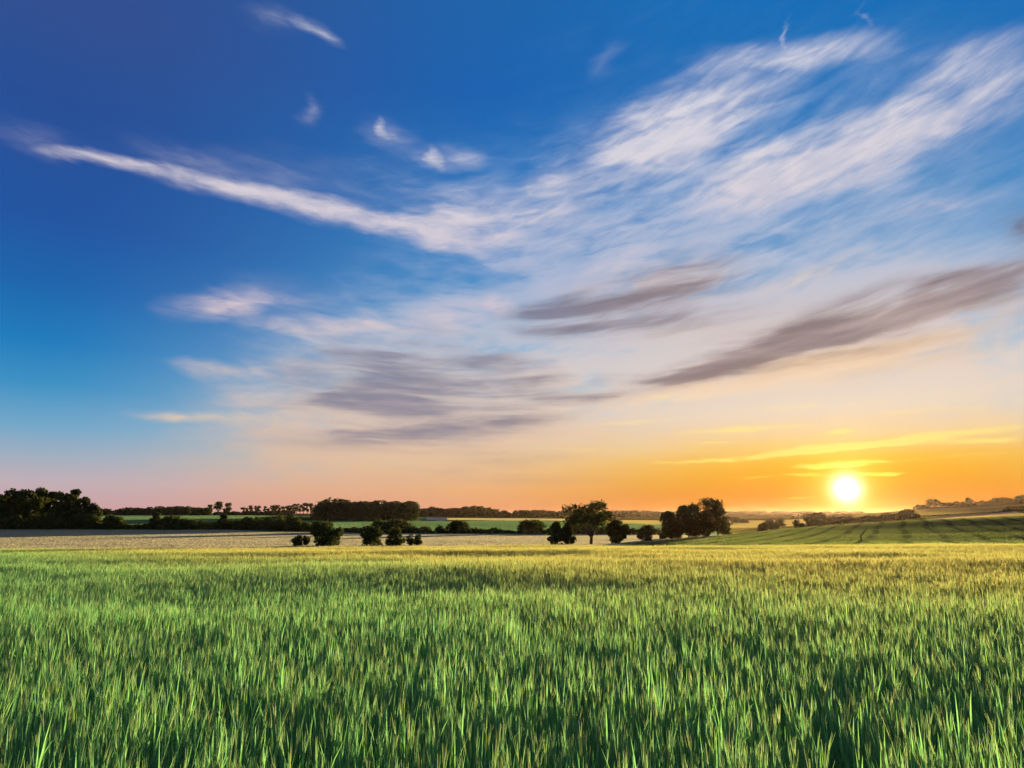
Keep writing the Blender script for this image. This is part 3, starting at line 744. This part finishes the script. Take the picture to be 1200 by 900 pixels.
# -- valley right of the clump
VT = 'small round trees in the valley right of the clump'
for i, (x, top, w, Y, kind, lab, mt) in enumerate([
 (893.5, 613.5, 11, 330, 'round', 'left one of two small dark round trees on the golden field edge', None),
 (906.5, 615, 10.5, 335, 'round', 'right one of two small dark round trees on the golden field edge', None),
 (913.5, 608.5, 10.5, 560, 'round', 'small round tree beyond the two dark ones', M_leaf_b),
 (901, 609.5, 11, 600, 'bush', 'low hazy bush behind the two dark round trees', M_leaf_b),
 (936, 613.5, 9, 420, 'bush', 'small dark bush before the glowing hedge', None),
 (933, 609.5, 6, 620, 'round', 'tiny hazy tree left of the glowing tree', M_leaf_b),
 (861, 606.5, 9, 900, 'round', 'small hazy round tree right of the big clump', M_leaf_b),
 (872, 609, 9, 880, 'bush', 'small hazy bush right of the hazy round tree', M_leaf_b),
 (956, 601, 22, 640, 'round', 'broad tree glowing orange just left of the sun', M_leaf_b),
 (1064, 597.5, 24, 560, 'bush', 'ragged bush in the orange haze right of the sun', M_leaf_b),
 (1040, 602, 18, 640, 'bush', 'low lump of hedge under the sun glow', M_leaf_b)]):
    plant('bush' if kind == 'bush' else 'tree', 'bush' if kind == 'bush' else 'tree', kind, x, top, w, Y, lab, VT, seed=i * 7 + 1, material=mt, dens=1.9)
hedge('hedge', 945, 1075, 520, 545, [(945,611),(970,608),(1000,606.5),(1030,604.5),(1060,602),(1075,603.5)], 'hedgerow glowing orange under the setting sun', material=M_leaf_b, depth=6, seed=9, dens=.8)
hedge('hedge', 1178, 1260, 640, 640, [(1178,597),(1184,594.5),(1196,594),(1215,593),(1260,592)], 'dark hedge lump on the hillside at the right edge', seed=10)
plant('tree', 'tree', 'round', 1201, 594, 9, 430, 'small dark tree cut by the right edge of the picture', seed=12)
hedge('hedge', 1070, 1190, 632, 642, [(1070,605.5),(1100,604.6),(1150,601.5),(1190,598.5)], 'thin dark hedge line across the right hillside', seed=12, depth=2, dens=.7)
hedge('hedge', 300, 440, 872, 880, [(300,607),(340,605.5),(365,606),(440,607.5)], 'dark far hedge line before the big wood', seed=13, depth=5, dens=.8)

# -- trees on the right ridge
RT = 'trees along the ridge at the right edge'
for i, (x, top, w, kind, lab) in enumerate([
 (1077, 591.5, 8, 'round', 'round tree at the left end of the ridge row'),
 (1086, 591.8, 8, 'round', 'second tree from the left end of the ridge row'),
 (1096.5, 585, 14, 'oak', 'tallest tree in the left half of the ridge row'),
 (1107.5, 589.5, 8, 'round', 'small tree just right of the tallest of the left half of the ridge'),
 (1115, 589.3, 8, 'round', 'low rounded tree near the middle of the ridge row'),
 (1123, 587.5, 9, 'round', 'broader rounded tree near the middle of the ridge row'),
 (1130, 588.5, 7, 'round', 'low tree left of the pointed ridge tree'),
 (1137, 583.8, 9, 'round', 'pointed ridge tree standing above its neighbours'),
 (1145, 588.5, 6, 'bush', 'low bush right of the pointed ridge tree'),
 (1153, 587, 9, 'round', 'low round tree in the gap of the ridge row'),
 (1163, 587, 9, 'round', 'low tree left of the broad ridge tree'),
 (1175, 583, 15, 'oak', 'broad ridge tree near the right edge'),
 (1187, 584.5, 13, 'round', 'rounded ridge tree second from the right edge'),
 (1199, 581, 15, 'round', 'tall ridge tree at the right edge'),
 (1213, 580, 16, 'round', 'ridge tree just outside the right edge')]):
    plant('tree', 'tree', kind, x, top, w, 1190, lab, RT, seed=i * 19, material=M_leaf, leaf_px=1.9, dens=1.7)

hedge('hedge', 1073, 1225, 1186, 1190, [(1073,596.4),(1100,594),(1130,592.9),(1160,591.5),(1200,589),(1225,587.5)], 'low scrub joining the feet of the ridge trees at the right edge', material=M_leaf_b, depth=6, seed=15, leaf_px=1.6)
# -- thin trees on the left skyline
ST = 'thin trees on the left skyline'
for i, (x, top, w, kind, lab) in enumerate([
 (245, 591.5, 7, 'tall', 'small slim tree left of the twin tall skyline trees'),
 (256, 588, 10.5, 'tall', 'left and taller one of the twin tall skyline trees'),
 (266.5, 589.5, 9, 'tall', 'right and lower one of the twin tall skyline trees'),
 (285, 594.5, 4.5, 'tall', 'short slim tree, first in the thin skyline row'),
 (289, 595.5, 3, 'tall', 'tiny slim tree, second in the thin skyline row'),
 (293.5, 592.5, 5, 'tall', 'slim taller tree, third in the thin skyline row'),
 (299, 593, 4, 'tall', 'left half of the flat topped pair on the skyline'),
 (303, 593, 4.5, 'tall', 'right half of the flat topped pair on the skyline'),
 (310, 593.5, 3.5, 'tall', 'narrow tree between the flat topped pair and the bushier tree'),
 (313.5, 596, 3, 'tall', 'tiny tree right of the narrow one on the skyline'),
 (321, 592, 9, 'tall', 'bushier tree with gaps left of the long tree belt'),
 (327, 595, 4, 'tall', 'low tree just left of the long tree belt')]):
    plant('tree', 'tree', kind, x, top, w, 1500, lab, ST, seed=i * 23, leaf_px=1.5, dens=1.1)
BELT = ['bare stemmed tree at the left end of the belt beside the big wood', 'second bare stemmed tree from the left end of the belt',
        'third bare stemmed tree from the left end of the belt', 'fourth bare stemmed tree from the left end of the belt',
        'bare stemmed tree in the very middle of the belt', 'fourth bare stemmed tree of the belt counting from the big wood',
        'third bare stemmed tree of the belt counting from the big wood', 'second bare stemmed tree of the belt counting from the big wood',
        'bare stemmed tree of the belt touching the big wood']
for i, x in enumerate(np.arange(331, 367, 4.1)):
    t = float(np.interp(x, [331, 340, 345, 366], [593.5, 591.5, 590, 589]))
    plant('tree', 'tree', 'tall', float(x), t + (i % 3) * .4, 5.6, 1480, BELT[i], 'bare stemmed trees of the skyline belt', seed=i * 29, leaf_px=1.4, dens=.8)

# -- far woods that read as one mass
def woodland(name, x0, x1, Y0, Y1, prof, label, n_crowns, leaf_px=1.7, per=230, material=None, seed=1, wpx=9):
    rng = np.random.RandomState(seed)
    px = np.array([q[0] for q in prof], float); py = np.array([q[1] for q in prof], float)
    pts = []
    Ym = (Y0 + Y1) / 2; mp = m_per_px(Ym)
    for c in range(n_crowns):
        x = rng.uniform(x0, x1); Y = rng.uniform(Y0, Y1)
        X = u_of(x) * Y; g = float(H(X, Y))
        top = EYE + v_of(x, np.interp(x, px, py) + rng.uniform(0, 1.6)) * Y
        h = max(3.0, top - g); w = wpx * mp * rng.uniform(.6, 1.2) / 2
        d = rng.normal(size=(per, 3)); d /= np.linalg.norm(d, axis=1)[:, None]
        r = rng.uniform(.7, 1.04, per)[:, None]
        b = rng.randint(0, 5, per)
        sub = rng.normal(size=(5, 3)) * np.array([w * .38, w * .38, h * .13])
        q = d * r * np.array([w * .66, w * .66, h * .36]) + sub[b]
        q[:, 2] = q[:, 2] * 1.15 + h * .5
        q[:, 2] = np.clip(q[:, 2], 0.2, h)
        pts.append(q + np.array([X, Y, g]))
    P = np.concatenate(pts); o0 = P.mean(0); o0[2] = P[:, 2].min()
    V, F = leaf_quads(P - o0, leaf_px * mp, rng)
    return obj(name, mesh_np(name, V, F, [material or M_far]), kind='stuff', label=label, loc=tuple(o0))

woodland('woodland', 366, 488, 905, 1010, [(364,598),(369,592),(376,587),(388,583.2),(400,585),(412,588.6),(425,587),(434,588.2),(445,585.6),(455,588.6),(462,587),(473,589.4),(481,587.2),(486,588.5),(489,592)], 'big dark flat topped wood on the rise left of the middle', 170, seed=2)
woodland('woodland', 486, 660, 1750, 1990, [(486,595),(500,595),(506,592.8),(515,595.5),(528,596),(540,594),(556,592.8),(572,594),(582,597),(596,598.5),(632,597.5),(660,599)], 'long brown wood tapering away right of the big wood', 120, seed=3)
woodland('woodland', 112, 245, 1500, 1750, [(112,596),(128,596.5),(146,595),(165,595.5),(185,593.5),(220,593.5),(245,596)], 'bluish far wood along the skyline behind the green field at the left', 95, seed=4)
woodland('woodland', 240, 345, 1560, 1650, [(240,599),(270,599.5),(300,599),(345,598)], 'low bluish strip of trees under the thin skyline row', 60, seed=5, wpx=6)
woodland('woodland', 640, 1010, 3300, 3900, [(640,600),(700,599),(745,597.5),(775,599.5),(850,599.5),(880,598.6),(940,599.6),(1010,600)], 'hazy band of woods along the horizon between the oak and the sun', 190, seed=6, wpx=7, per=120)
woodland('woodland', 700, 1000, 2100, 2500, [(700,601.5),(760,601),(800,602),(860,602),(930,603),(1000,602)], 'hazy broken tree line below the horizon woods', 90, seed=7, wpx=7, per=120)
woodland('woodland', -420, 110, 1500, 1800, [(-420,596),(110,596)], 'far wood continuing behind the dark wood at the left', 150, seed=8, per=120)
# === CROP
# ------------------------------------------------------------------ the barley
def crop_mat(name, c_low, c_high, c_dry, trans, tip=None):
    """c_low at the foot, c_high at the top; some plants paler or yellower"""
    m, q = mat(name)
    tc = q.n('ShaderNodeTexCoord').outputs['Object']
    z = q.sep(tc)[2]
    pos = q.n('ShaderNodeNewGeometry').outputs['Position']
    isl = q.n('ShaderNodeNewGeometry').outputs['Random Per Island']
    c = q.mix(q.rng(z, 0.25, 0.78), c_low, c_high)
    patch = q.noise(pos, 0.16, 3, 0.55)
    c = q.mix(q.m('MULTIPLY', q.rng(isl, 0.35, 1.0), 0.55), c, c_dry)
    c = q.mix(q.m('MULTIPLY', q.rng(patch, 0.42, 0.70), 0.45), c, c_dry)
    if tip:
        c = q.mix(q.m('MULTIPLY', q.rng(z, 0.68, 0.84), q.rng(isl, 0.4, 1.0, 0.0, 0.65)), c, tip)
    # grazing sun put into the colour: golder towards the brow, most of all towards the right
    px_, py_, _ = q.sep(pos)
    sun_gold = q.rng(q.m('ADD', q.m('MULTIPLY_ADD', px_, 0.85, py_), q.m('MULTIPLY', q.noise(pos, 0.09, 3, 0.6), 16)), 13, 36)
    c = q.mix(q.m('MULTIPLY', sun_gold, 0.85 if tip else 0.6), c, (0.58, 0.43, 0.13, 1))
    d = q.n('ShaderNodeBsdfDiffuse'); q.put(d.inputs[0], c)
    t = q.n('ShaderNodeBsdfTranslucent'); q.put(t.inputs[0], q.mix(0.22, c, (0.42, 0.44, 0.08, 1) if tip else (0.24, 0.44, 0.08, 1)))
    x = q.n('ShaderNodeMixShader'); x.inputs[0].default_value = trans
    q.link(d.outputs[0], x.inputs[1]); q.link(t.outputs[0], x.inputs[2])
    out(q, x.outputs[0]); return m
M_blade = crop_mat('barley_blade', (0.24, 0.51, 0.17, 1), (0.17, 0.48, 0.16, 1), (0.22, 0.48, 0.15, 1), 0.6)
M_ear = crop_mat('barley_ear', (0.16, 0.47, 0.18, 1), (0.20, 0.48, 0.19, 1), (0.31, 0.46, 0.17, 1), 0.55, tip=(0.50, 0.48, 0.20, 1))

def ribbon(rng, p0, az, lean, length, width, segs, droop, twist=0.0):
    """curved blade: list of centre points with half widths -> quads"""
    d = np.array([math.cos(az), math.sin(az), 0.0]); side = np.array([-math.sin(az + twist), math.cos(az + twist), 0.0])
    p = np.array(p0, float); V = []; ang = lean
    for i in range(segs + 1):
        t = i / segs
        w = width * (0.6 + 0.4 * min(1, t * 4)) * (1 - max(0, (t - .45) / .55) ** 1.6) * .5 + 0.0003
        V += [p - side * w, p + side * w]
        st = length / segs
        p = p + (d * math.sin(ang) + np.array([0, 0, 1]) * math.cos(ang)) * st
        ang += droop / segs
    F = [(2 * i, 2 * i + 1, 2 * i + 3, 2 * i + 2) for i in range(segs)]
    return V, F

def barley_patch(seed, size, count, coarse=False):
    rng = np.random.RandomState(seed)
    V = []; F = []; FM = []
    def add(vf, mi):
        b = len(V); V.extend(vf[0]); F.extend([tuple(i + b for i in f) for f in vf[1]]); FM.extend([mi] * len(vf[1]))
    for k in range(count):
        x, y = rng.uniform(-size / 2, size / 2, 2)
        hgt = rng.normal(0.66, 0.055)
        az = rng.uniform(0, 2 * math.pi)
        wind = 0.05
        lean = abs(rng.normal(0.02, 0.03))
        # stem
        sv, sf = ribbon(rng, (x, y, 0), az, lean, hgt, 0.0055, 3, 0.03)
        sv = [v for v in sv]; add((sv, sf), 0)
        top = (np.array(sv[-1]) + np.array(sv[-2])) / 2
        if rng.uniform() < .012:                       # a snapped stem
            add(ribbon(rng, (x, y, hgt * .55), az, rng.uniform(.5, 1.1), rng.uniform(.25, .4), .005, 5, rng.uniform(.4, 1.4)), 0)
        # leaves, mostly upright
        for j in range(rng.randint(3, 5)):
            h0 = hgt * rng.uniform(.2, .9); la = rng.uniform(0, 2 * math.pi)
            f = h0 / hgt
            p0 = np.array([x, y, 0]) * (1 - f) + top * f
            p0[2] = h0
            add(ribbon(rng, p0, la, rng.uniform(.02, .12), rng.uniform(.2, .36), rng.uniform(.0045, .0085), 3 if coarse else 4, rng.choice([.06, .2, .6, 1.8], p=[.5, .35, .12, .03]), rng.uniform(-.6, .6)), 0)
        if rng.uniform() < (0.15 if coarse else 0.35): continue              # not yet headed
        # ear: flattened spindle, six sides, slightly nodding
        L = rng.uniform(.075, .115); ea = rng.uniform(0, 2 * math.pi); el_ = rng.uniform(0.0, .32)
        d = np.array([math.sin(el_) * math.cos(ea), math.sin(el_) * math.sin(ea), math.cos(el_)])
        s = np.cross(d, [math.cos(ea + 1.2), math.sin(ea + 1.2), 0.1]); s /= np.linalg.norm(s); t = np.cross(d, s)
        ns = 4 if coarse else 5; rings = [(0, .25), (.22, 1), (.6, .9), (1, .18)]
        ev = []; ef = []
        for (f, r) in rings:
            for i in range(ns):
                a = 2 * math.pi * i / ns
                ev.append(top + d * L * f + (s * math.cos(a) * .0068 + t * math.sin(a) * .0055) * r)
        for i in range(len(rings) - 1):
            for j in range(ns):
                ef.append((i * ns + j, i * ns + (j + 1) % ns, (i + 1) * ns + (j + 1) % ns, (i + 1) * ns + j))
        add((ev, ef), 1)
        # awns: a brush of thin bristles above the ear
        for j in range(3 if coarse else 6):
            a = rng.uniform(0, 2 * math.pi); f = rng.uniform(.25, .95)
            b0 = top + d * L * f
            tip = b0 + (d + (s * math.cos(a) + t * math.sin(a)) * rng.uniform(.04, .16)) * rng.uniform(.07, .12)
            sd = np.cross(tip - b0, rng.normal(size=3)); sd /= np.linalg.norm(sd)
            w = .0011 if not coarse else .002
            add(([b0 - sd * w, b0 + sd * w, tip + sd * w * .25, tip - sd * w * .25], [(0, 1, 2, 3)]), 1)
    return mesh_np('barley_patch', np.array(V), np.array(F), [M_blade, M_ear], face_mat=FM)

pc_near = bpy.data.collections.new('barley_patches_near'); pc_far = bpy.data.collections.new('barley_patches_far')
PS_ = 0.5
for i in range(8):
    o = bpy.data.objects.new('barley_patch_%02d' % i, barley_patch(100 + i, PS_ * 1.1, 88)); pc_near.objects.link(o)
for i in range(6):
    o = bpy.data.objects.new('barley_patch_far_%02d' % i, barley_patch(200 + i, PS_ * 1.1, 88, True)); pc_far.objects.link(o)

def scatter(name, pts, scl, rot, coll, label):
    me = bpy.data.meshes.new(name)
    me.vertices.add(len(pts)); me.vertices.foreach_set('co', np.asarray(pts, np.float32).ravel())
    a = me.attributes.new('size', 'FLOAT_VECTOR', 'POINT'); a.data.foreach_set('vector', np.asarray(scl, np.float32).ravel())
    a = me.attributes.new('turn', 'FLOAT_VECTOR', 'POINT'); a.data.foreach_set('vector', np.asarray(rot, np.float32).ravel())
    o = obj(name, me, kind='stuff', label=label)
    ng = bpy.data.node_groups.new(name, 'GeometryNodeTree')
    ng.interface.new_socket('Geometry', in_out='INPUT', socket_type='NodeSocketGeometry')
    ng.interface.new_socket('Geometry', in_out='OUTPUT', socket_type='NodeSocketGeometry')
    gi = ng.nodes.new('NodeGroupInput'); go = ng.nodes.new('NodeGroupOutput')
    ci = ng.nodes.new('GeometryNodeCollectionInfo'); ci.inputs[0].default_value = coll
    ci.inputs['Separate Children'].default_value = True; ci.inputs['Reset Children'].default_value = True
    ip = ng.nodes.new('GeometryNodeInstanceOnPoints'); ip.inputs['Pick Instance'].default_value = True
    def attr(nm, socket):
        at_ = ng.nodes.new('GeometryNodeInputNamedAttribute'); at_.data_type = 'FLOAT_VECTOR'; at_.inputs['Name'].default_value = nm
        ng.links.new(at_.outputs['Attribute'], socket)
    attr('size', ip.inputs['Scale']); attr('turn', ip.inputs['Rotation'])
    rv = ng.nodes.new('FunctionNodeRandomValue'); rv.data_type = 'INT'
    rv.inputs['Min'].default_value = 0; rv.inputs['Max'].default_value = len(coll.objects) - 1
    ng.links.new(rv.outputs[2], ip.inputs['Instance Index'])
    ng.links.new(gi.outputs[0], ip.inputs['Points']); ng.links.new(ci.outputs[0], ip.inputs['Instance']); ng.links.new(ip.outputs[0], go.inputs[0])
    md = o.modifiers.new('barley', 'NODES'); md.node_group = ng
    return o

def field_points(y0, y1, spread, seed):
    rng = np.random.RandomState(seed)
    ys = np.arange(y0, y1, PS_); P = []
    for y in ys:
        half = max(3.5, (abs(y) + 1) * spread)
        xs = np.arange(-half, half, PS_) + rng.uniform(0, PS_)
        P.append(np.stack([xs, np.full(len(xs), y)], -1))
    P = np.concatenate(P); P += rng.uniform(-.12, .12, P.shape)
    return P, rng
def plots(y0, y1, spread, seed, coll, name, label):
    P, rng = field_points(y0, y1, spread, seed)
    if y0 < 1.2:                                    # the photographer stands in a trodden gap
        keep = np.hypot(P[:, 0], P[:, 1]) > 1.3; P = P[keep]
    k = len(P)
    # taller and shorter drifts, stretched across the field
    hv = 1 + 0.09 * np.clip((P[:, 1] - 5) / 10, 0.25, 1) * value_noise(P[:, 0] / 5.0 + 20, P[:, 1] / 2.6, 11) + 0.09 * value_noise(P[:, 0] / 15.0, P[:, 1] / 4.2 + 4, 31) * np.clip(P[:, 1] / 12, 0, 1) + 0.035 * value_noise(P[:, 0] / 1.7, P[:, 1] / 1.2, 12) + rng.normal(0, .02, k)
    z = H(P[:, 0], P[:, 1])
    turn = np.stack([rng.normal(0, .015, k), rng.normal(0, .015, k), rng.choice(4, k) * math.pi / 2 + rng.uniform(-.3, .3, k)], -1)
    scl = np.stack([np.full(k, 1.0), np.full(k, 1.0), hv], -1)
    return scatter(name, np.stack([P[:, 0], P[:, 1], z - 0.02], -1), scl, turn, coll, label)
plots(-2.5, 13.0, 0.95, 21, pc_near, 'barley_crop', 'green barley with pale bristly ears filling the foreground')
plots(13.0, 59.0, 0.95, 22, pc_far, 'barley_crop', 'barley with sun gold painted in towards the brow of the near field')
print('instances', sum(len(o.data.vertices) for o in bpy.data.objects if o.name.startswith('barley_crop')), 'patch tris', sum(len(o.data.polygons) * 2 for c in (pc_near, pc_far) for o in c.objects))
# ------------------------------------------------------------------ standing crops of the farther fields
def stand_mat(name, c0, c1, c2, trans=0.45, sc=0.03, rows=None):
    m, q = mat(name)
    pos = q.n('ShaderNodeNewGeometry').outputs['Position']
    isl = q.n('ShaderNodeNewGeometry').outputs['Random Per Island']
    a = q.noise(q.vm('MULTIPLY', pos, (0.35, 1, 1)), sc, 4, 0.6)
    c = q.mix(q.rng(a, 0.36, 0.64), c0, c1)
    c = q.mix(q.m('MULTIPLY', isl, 0.6), c, c2)
    if rows:                                     # thin darker rows left by the drill and the sprayer
        ang, space, dark = rows
        t_ = q.m('ADD', q.vm('DOT_PRODUCT', pos, (math.cos(ang), math.sin(ang), 0)), q.m('MULTIPLY', q.noise(pos, 0.02, 2, 0.5), 5))
        f_ = q.m('ABSOLUTE', q.m('SUBTRACT', q.m('FRACT', q.m('DIVIDE', t_, space)), 0.5))
        c = q.mix(q.m('MULTIPLY', q.rng(f_, 0.05, 0.2, 1, 0), q.rng(q.noise(pos, 0.035, 3, 0.6), 0.35, 0.6, 0.25, 0.9)), c, dark)
    d = q.n('ShaderNodeBsdfDiffuse'); q.put(d.inputs[0], c)
    t = q.n('ShaderNodeBsdfTranslucent'); q.put(t.inputs[0], c)
    x = q.n('ShaderNodeMixShader'); x.inputs[0].default_value = trans
    q.link(d.outputs[0], x.inputs[1]); q.link(t.outputs[0], x.inputs[2])
    out(q, x.outputs[0]); return m

def stand_patch(seed, sx, sy, count, width, height, material):
    rng = np.random.RandomState(seed)
    c = np.stack([rng.uniform(-sx / 2, sx / 2, count), rng.uniform(-sy / 2, sy / 2, count)], -1)
    a = rng.uniform(0, math.pi, count); w = width * rng.uniform(.5, 1.2, count) / 2; h = height * rng.uniform(.85, 1.08, count)
    dx_ = np.cos(a) * w; dy_ = np.sin(a) * w; ln = rng.normal(0, .12, (count, 2)) * height
    z = np.zeros(count)
    V = np.stack([np.stack([c[:, 0] - dx_, c[:, 1] - dy_, z], -1), np.stack([c[:, 0] + dx_, c[:, 1] + dy_, z], -1),
                  np.stack([c[:, 0] + dx_ * .7 + ln[:, 0], c[:, 1] + dy_ * .7 + ln[:, 1], h * rng.uniform(.8, 1, count)], -1),
                  np.stack([c[:, 0] - dx_ * .7 + ln[:, 0], c[:, 1] - dy_ * .7 + ln[:, 1], h], -1)], 1).reshape(-1, 3)
    return mesh_np('crop_patch', V, np.arange(4 * count).reshape(-1, 4), [material])

def crop_cover(name, x0, x1, near, far, sx, sy, count, width, height, material, label, seed, ang=0.0, skip=0, gap=1.3):
    """stands of crop on a grid turned by ang; every skip-th column is left open as a wheel track"""
    coll = bpy.data.collections.new(name + '_patches')
    for i in range(4):
        coll.objects.link(bpy.data.objects.new(name + '_patch_%d' % i, stand_patch(seed * 10 + i, sx * 1.05, sy * 1.1, count, width, height, material)))
    fn = near if callable(near) else (lambda x: near); ff = far if callable(far) else (lambda x: far)
    ymax = max(ff(x) for x in np.linspace(x0, x1, 30)); ymin = min(fn(x) for x in np.linspace(x0, x1, 30))
    ux = [u_of(x0) * ymax, u_of(x1) * ymax, u_of(x0) * ymin, u_of(x1) * ymin]
    corners = [(X, Y) for X in (min(ux), max(ux)) for Y in (ymin, ymax)]
    ca, sa = math.cos(ang), math.sin(ang)
    tp = [X * ca + Y * sa for X, Y in corners]; sp_ = [-X * sa + Y * ca for X, Y in corners]
    ct = np.arange(min(tp), max(tp), sx); k_ = np.arange(len(ct))
    if skip: ct = ct + (k_ // skip) * gap
    TT, SS = np.meshgrid(ct, np.arange(min(sp_), max(sp_), sy))
    rng = np.random.RandomState(seed)
    wob = 1.6 * value_noise(SS / 55.0, SS * 0 + seed, seed) if skip else 0
    X = (TT + wob) * ca - SS * sa; Y = (TT + wob) * sa + SS * ca
    X = X.ravel(); Y = Y.ravel()
    ok = Y > ymin * .98; X, Y = X[ok], Y[ok]
    px = (X / Y) / (u_of(601.0) - u_of(600.0)) + 600
    xs = np.linspace(x0, x1, 200); n_ = np.interp(px, xs, [fn(x) for x in xs]); f_ = np.interp(px, xs, [ff(x) for x in xs])
    ok = (px > x0) & (px < x1) & (Y > n_) & (Y < f_); X, Y = X[ok], Y[ok]
    k = len(X)
    hv = 1 + .07 * value_noise(X / 33, Y / 15, seed) + rng.normal(0, .04, k)
    flip = rng.choice(2, k) * math.pi
    # lay each patch along the slope
    gxs = (H(X + 1, Y) - H(X - 1, Y)) / 2; gys = (H(X, Y + 1) - H(X, Y - 1)) / 2
    rz = ang + flip; c_, s_ = np.cos(rz), np.sin(rz)
    rot = np.stack([np.arctan(-gxs * s_ + gys * c_), -np.arctan(gxs * c_ + gys * s_), rz], -1)
    scatter(name, np.stack([X, Y, H(X, Y)], -1), np.stack([np.ones(k), np.ones(k), hv], -1), rot, coll, label)

M_pale_s = stand_mat('pale_crop_stand', (0.43, 0.40, 0.26, 1), (0.38, 0.38, 0.23, 1), (0.46, 0.41, 0.27, 1))
M_hill_s = stand_mat('hill_crop_stand', (0.10, 0.19, 0.05, 1), (0.17, 0.22, 0.06, 1), (0.22, 0.22, 0.07, 1), rows=(R(-29), 7.5, (0.05, 0.075, 0.03, 1)))
M_green_s = stand_mat('green_crop_stand', (0.11, 0.24, 0.11, 1), (0.14, 0.26, 0.11, 1), (0.18, 0.27, 0.11, 1), sc=0.012)
M_gold_s = stand_mat('gold_crop_stand', (0.46, 0.37, 0.12, 1), (0.36, 0.34, 0.11, 1), (0.5, 0.4, 0.15, 1), sc=0.012)
M_olive_s = stand_mat('olive_crop_stand', (0.18, 0.18, 0.05, 1), (0.24, 0.22, 0.06, 1), (0.28, 0.22, 0.07, 1), sc=0.012)
crop_cover('pale_crop', -200, 845, curve((-200,100),(640,100),(700,155),(780,218),(845,242)), curve((-200,417),(360,417),(700,420),(780,395),(845,285)), 4.0, 4.0, 340, .32, .6, M_pale_s, 'pale ripening crop of the field below the hedge', 41, ang=R(87), skip=3, gap=0.8)
crop_cover('hill_crop', 665, 1420, curve((665,97),(1420,80)), curve((660,100),(700,146),(780,206),(840,230),(870,300),(900,309),(1420,315)), 3.2, 4.0, 110, .32, .6, M_hill_s, 'dark green crop with wheel tracks on the rising field at the right', 42, ang=R(-29), skip=6, gap=0.9)
crop_cover('sunlit_edge_crop', 850, 1420, curve((850,245),(870,310),(900,316),(1420,322)), curve((850,262),(870,328),(900,334),(1420,348)), 4.0, 4.0, 110, .34, .6, M_gold_s, 'strip of crop coloured gold as sunlight along the crest of the rising field', 43)  # sunlight on the crest is put into this crop's colour
crop_cover('green_crop', -150, 842, curve((-150,440),(360,440),(700,440),(780,415),(842,365)), curve((-150,835),(490,855),(600,990),(842,695)), 8.0, 8.0, 130, .8, .6, M_green_s, 'bright green crop beyond the hedge of the pale field', 44)
crop_cover('valley_crop', 845, 1020, curve((845,365),(1020,362)), curve((845,556),(1020,610)), 6.0, 6.0, 110, .6, .55, M_olive_s, 'olive green crop in the valley below the sun', 45)
crop_cover('golden_valley_crop', 702, 960, curve((702,785),(842,710),(845,570),(960,605)), curve((702,1170),(960,995)), 9.0, 9.0, 130, .9, .6, M_gold_s, 'golden green strip of crop right of the lone oak', 46)
crop_cover('stubble_crop', 522, 698, curve((522,1015),(600,1015),(698,1010)), curve((522,1390),(698,1390)), 10.0, 10.0, 130, 1.0, .6, M_gold_s, 'thin pale strip of crop below the long brown wood', 47)
crop_cover('gold_hill_crop', 1042, 1420, 358, 428, 6.0, 6.0, 110, .6, .6, M_gold_s, 'golden crop strip high on the right hillside', 48)
crop_cover('hillside_grass', 1002, 1420, curve((1002,645),(1075,510),(1100,645),(1420,650)), 1200, 9.0, 9.0, 120, .9, .5, M_olive_s, 'rough olive grass on the upper right hillside', 49)
crop_cover('far_green_crop', -150, 518, curve((-150,860),(490,880),(518,910)), 1480, 10.0, 10.0, 130, 1.0, .6, M_green_s, 'far green crop at the foot of the skyline woods', 50)
# === HAZE

# ------------------------------------------------------------------ air
hz0, hz1 = -11.6, 42.0
hx = 9500.0; hy0, hy1 = -9500.0, 9500.0
V = [(x, y, z) for z in (hz0, hz1) for y in (hy0, hy1) for x in (-hx, hx)]
F = [(0, 2, 3, 1), (4, 5, 7, 6), (0, 1, 5, 4), (2, 6, 7, 3), (0, 4, 6, 2), (1, 3, 7, 5)]
mh = bpy.data.materials.new('air'); mh.use_nodes = True; q = NT(mh.node_tree)
pv = q.n('ShaderNodeVolumePrincipled'); pv.inputs['Density'].default_value = 6.5e-6; pv.inputs['Color'].default_value = (1.0, 0.70, 0.50, 1)
pv.inputs['Anisotropy'].default_value = 0.75
q.link(pv.outputs[0], q.n('ShaderNodeOutputMaterial').inputs['Volume'])
obj('haze', mesh_np('haze', V, np.array(F), [mh]), kind='stuff', label='thin evening haze over the fields')
